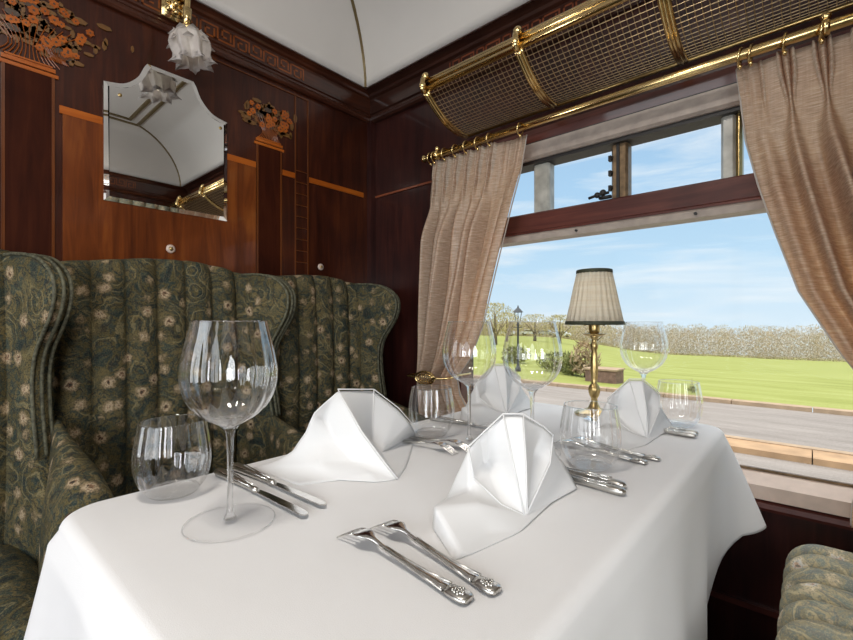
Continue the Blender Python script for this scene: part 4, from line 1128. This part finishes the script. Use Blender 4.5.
hd = tree(-.18, 14.3, .14, .16, M['leaf'], 'small dark tuft on the grass close to the kerb', 160, .01, .06, 'bush', 'plant')
# street lamp
sl = tag(empty('street_lamp', (-.567 * 16, 16, -.98)), 'old fashioned black lamp post with glazed lantern seen through the window', 'street lamp')
M['iron'] = simple('black_cast_iron', (.05, .055, .06), .5)
bm = BM(); lathe(bm, [(.12, 0), (.12, .12), (.07, .2), (.045, .35), (.04, 1.85), (.06, 1.9), (.04, 1.95), (.03, 2.05)], seg=16, cap=True); tube(bm, [(-.18, 0, 1.8), (.18, 0, 1.8)], .015, 8); link('post', bm, M['iron'], sl)
bm = BM()
for k in range(6):
    a = 2 * PI * k / 6; b = 2 * PI * (k + 1) / 6
    tube(bm, [(.09 * math.cos(a), .09 * math.sin(a), 2.05), (.17 * math.cos(a), .17 * math.sin(a), 2.42)], .012, 6)
    tube(bm, [(.17 * math.cos(a), .17 * math.sin(a), 2.42), (.17 * math.cos(b), .17 * math.sin(b), 2.42)], .014, 6)
lathe(bm, [(.24, 2.42), (.10, 2.56), (.05, 2.60), (.03, 2.66), (.002, 2.72)], seg=6); link('lantern_frame', bm, M['iron'], sl, False)
bm = BM(); lathe(bm, [(.085, 2.06), (.162, 2.41)], seg=6); link('lantern_glass', bm, M['pane'], sl, False)
# parked cars
M['car_white'] = simple('white_car_paint', (.75, .75, .75), .3, coat=.5); M['car_grey'] = simple('silver_car_paint', (.4, .42, .45), .3, coat=.5)
M['car_glass'] = simple('dark_car_glass', (.03, .035, .04), .15); M['tyre'] = simple('tyre_rubber', (.02, .02, .02), .8)
def car(px, y, rz, mat, label):
    x = px * y; t = tag(empty('car', (x, y, ground_z(x, y) + .75), rz), label, 'car', 'cars parked beyond the lamp post')
    bm = BM(); prism(bm, [(-2.1, .3), (-2.15, .75), (-1.9, .9), (-1.35, .97), (-.75, 1.42), (.65, 1.45), (1.3, 1.0), (2.0, .85), (2.15, .6), (2.1, .3)], 'y', -.85, .85)
    o = link('body', bm, mat, t, False); mod(o, 'BEVEL', width=.08, segments=2)
    bm = BM(); prism(bm, [(-1.15, 1.0), (-.68, 1.36), (.6, 1.38), (1.1, 1.02)], 'y', -.87, .87); link('window', bm, M['car_glass'], t, False)
    for sx in (-1.3, 1.35):
        for sy in (-.82, .82): bm = BM(); tube(bm, [(sx, sy - .1, .32), (sx, sy + .1, .32)], .32, 16); link('wheel', bm, M['tyre'], t)
    return t
car(-.61, 75, .3, M['car_white'], 'white car parked left of the lamp post beside the curtain')
car(-.535, 100, .2, M['car_white'], 'white car parked just right of the lamp post')
car(-.49, 104, .1, M['car_grey'], 'silver car parked between two white ones')
car(-.45, 100, .25, M['car_white'], 'white car parked at the right end of the row, near the lamp shade')
# ------------------------------------------------------------------ light, sky, camera
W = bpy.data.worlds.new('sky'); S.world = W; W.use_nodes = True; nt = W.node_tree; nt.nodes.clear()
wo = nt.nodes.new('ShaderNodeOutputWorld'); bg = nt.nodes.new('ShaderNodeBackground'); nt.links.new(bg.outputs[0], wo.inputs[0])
tcn = nt.nodes.new('ShaderNodeTexCoord'); sp = nt.nodes.new('ShaderNodeSeparateXYZ'); nt.links.new(tcn.outputs['Generated'], sp.inputs[0])
rp = nt.nodes.new('ShaderNodeValToRGB'); e = rp.color_ramp.elements
e[0].position = 0; e[0].color = (.66, .80, .90, 1); e[1].position = .46; e[1].color = (.32, .50, .73, 1)
q = e.new(.66); q.color = (.70, .69, .66, 1); q = e.new(.12); q.color = (.50, .71, .88, 1); q = e.new(.28); q.color = (.40, .62, .84, 1)
nt.links.new(sp.outputs['Z'], rp.inputs[0])
mp = nt.nodes.new('ShaderNodeMapping'); mp.inputs['Scale'].default_value = (1.6, 1.6, 11); nt.links.new(tcn.outputs['Generated'], mp.inputs[0])
nz = nt.nodes.new('ShaderNodeTexNoise'); nz.inputs['Scale'].default_value = 2.2; nz.inputs['Detail'].default_value = 8; nz.inputs['Roughness'].default_value = .58; nz.inputs['Distortion'].default_value = .5
nt.links.new(mp.outputs[0], nz.inputs['Vector'])
rc = nt.nodes.new('ShaderNodeValToRGB'); rc.color_ramp.elements[0].position = .46; rc.color_ramp.elements[0].color = (0, 0, 0, 1); rc.color_ramp.elements[1].position = .72; rc.color_ramp.elements[1].color = (.8, .8, .8, 1)
nt.links.new(nz.outputs[0], rc.inputs[0])
mx = nt.nodes.new('ShaderNodeMix'); mx.data_type = 'RGBA'; nt.links.new(rc.outputs[0], mx.inputs[0]); nt.links.new(rp.outputs[0], mx.inputs[6]); mx.inputs[7].default_value = (.82, .88, .92, 1)
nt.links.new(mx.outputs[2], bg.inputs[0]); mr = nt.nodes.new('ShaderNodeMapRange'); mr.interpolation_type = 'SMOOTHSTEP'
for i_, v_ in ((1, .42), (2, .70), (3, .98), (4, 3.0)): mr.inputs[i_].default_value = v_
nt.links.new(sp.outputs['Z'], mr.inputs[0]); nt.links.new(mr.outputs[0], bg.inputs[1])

def area(name, loc, rot, sx, sy, power, col=(1, 1, 1)):
    l = bpy.data.lights.new(name, 'AREA'); l.shape = 'RECTANGLE'; l.size = sx; l.size_y = sy; l.energy = power; l.color = col
    o = bpy.data.objects.new(name, l); COL.objects.link(o); o.location = loc; o.rotation_euler = rot; return o
# daylight through the two windows of the opposite side
area('daylight_opposite_window', (-.915, YO - .02, 1.13), (math.radians(90), 0, 0), .86, 1.04, 7.5, (.98, .99, 1))
area('daylight_opposite_window', (.015, YO - .02, 1.13), (math.radians(90), 0, 0), .86, 1.04, 7.5, (.98, .99, 1))
area('next_bay_fill_light', (1.7, YO - .02, 1.13), (math.radians(90), 0, 0), 1.7, 1.04, 60, (.98, .99, 1))  # area light added in the unseen next bay to brighten the cloth's right side
# fill light of the added, unseen ceiling lamp
area('added_fill_light', (-.40, -.12, 2.2), (0, 0, 0), .24, .24, 9.5, (1, .94, .86))
sn = bpy.data.lights.new('sun', 'SUN'); sn.energy = .9; sn.angle = .05; sn.color = (1, .95, .86)
so = bpy.data.objects.new('sun', sn); COL.objects.link(so); so.rotation_euler = (math.radians(38), 0, math.radians(-20))

cam = bpy.data.cameras.new('camera'); co = bpy.data.objects.new('camera', cam); COL.objects.link(co); S.camera = co
co.location = (0, 0, 1.0); cam.sensor_width = 36; cam.lens = 440 / 853 * 36; cam.clip_start = .02; cam.clip_end = 600
co.rotation_euler = (math.radians(90), 0, math.radians(41.3)); cam.shift_y = 3 / 853
S.view_settings.view_transform = 'Standard'; S.view_settings.look = 'None'; S.view_settings.gamma = 1; S.view_settings.exposure = .12
S.view_settings.use_curve_mapping = False
S.cycles.max_bounces = 16; S.cycles.transparent_max_bounces = 48; S.cycles.transmission_bounces = 12; S.cycles.glossy_bounces = 6; S.cycles.diffuse_bounces = 5
S.cycles.caustics_reflective = False; S.cycles.caustics_refractive = False
S.cycles.use_denoising = True
S.cycles.sample_clamp_indirect = 6
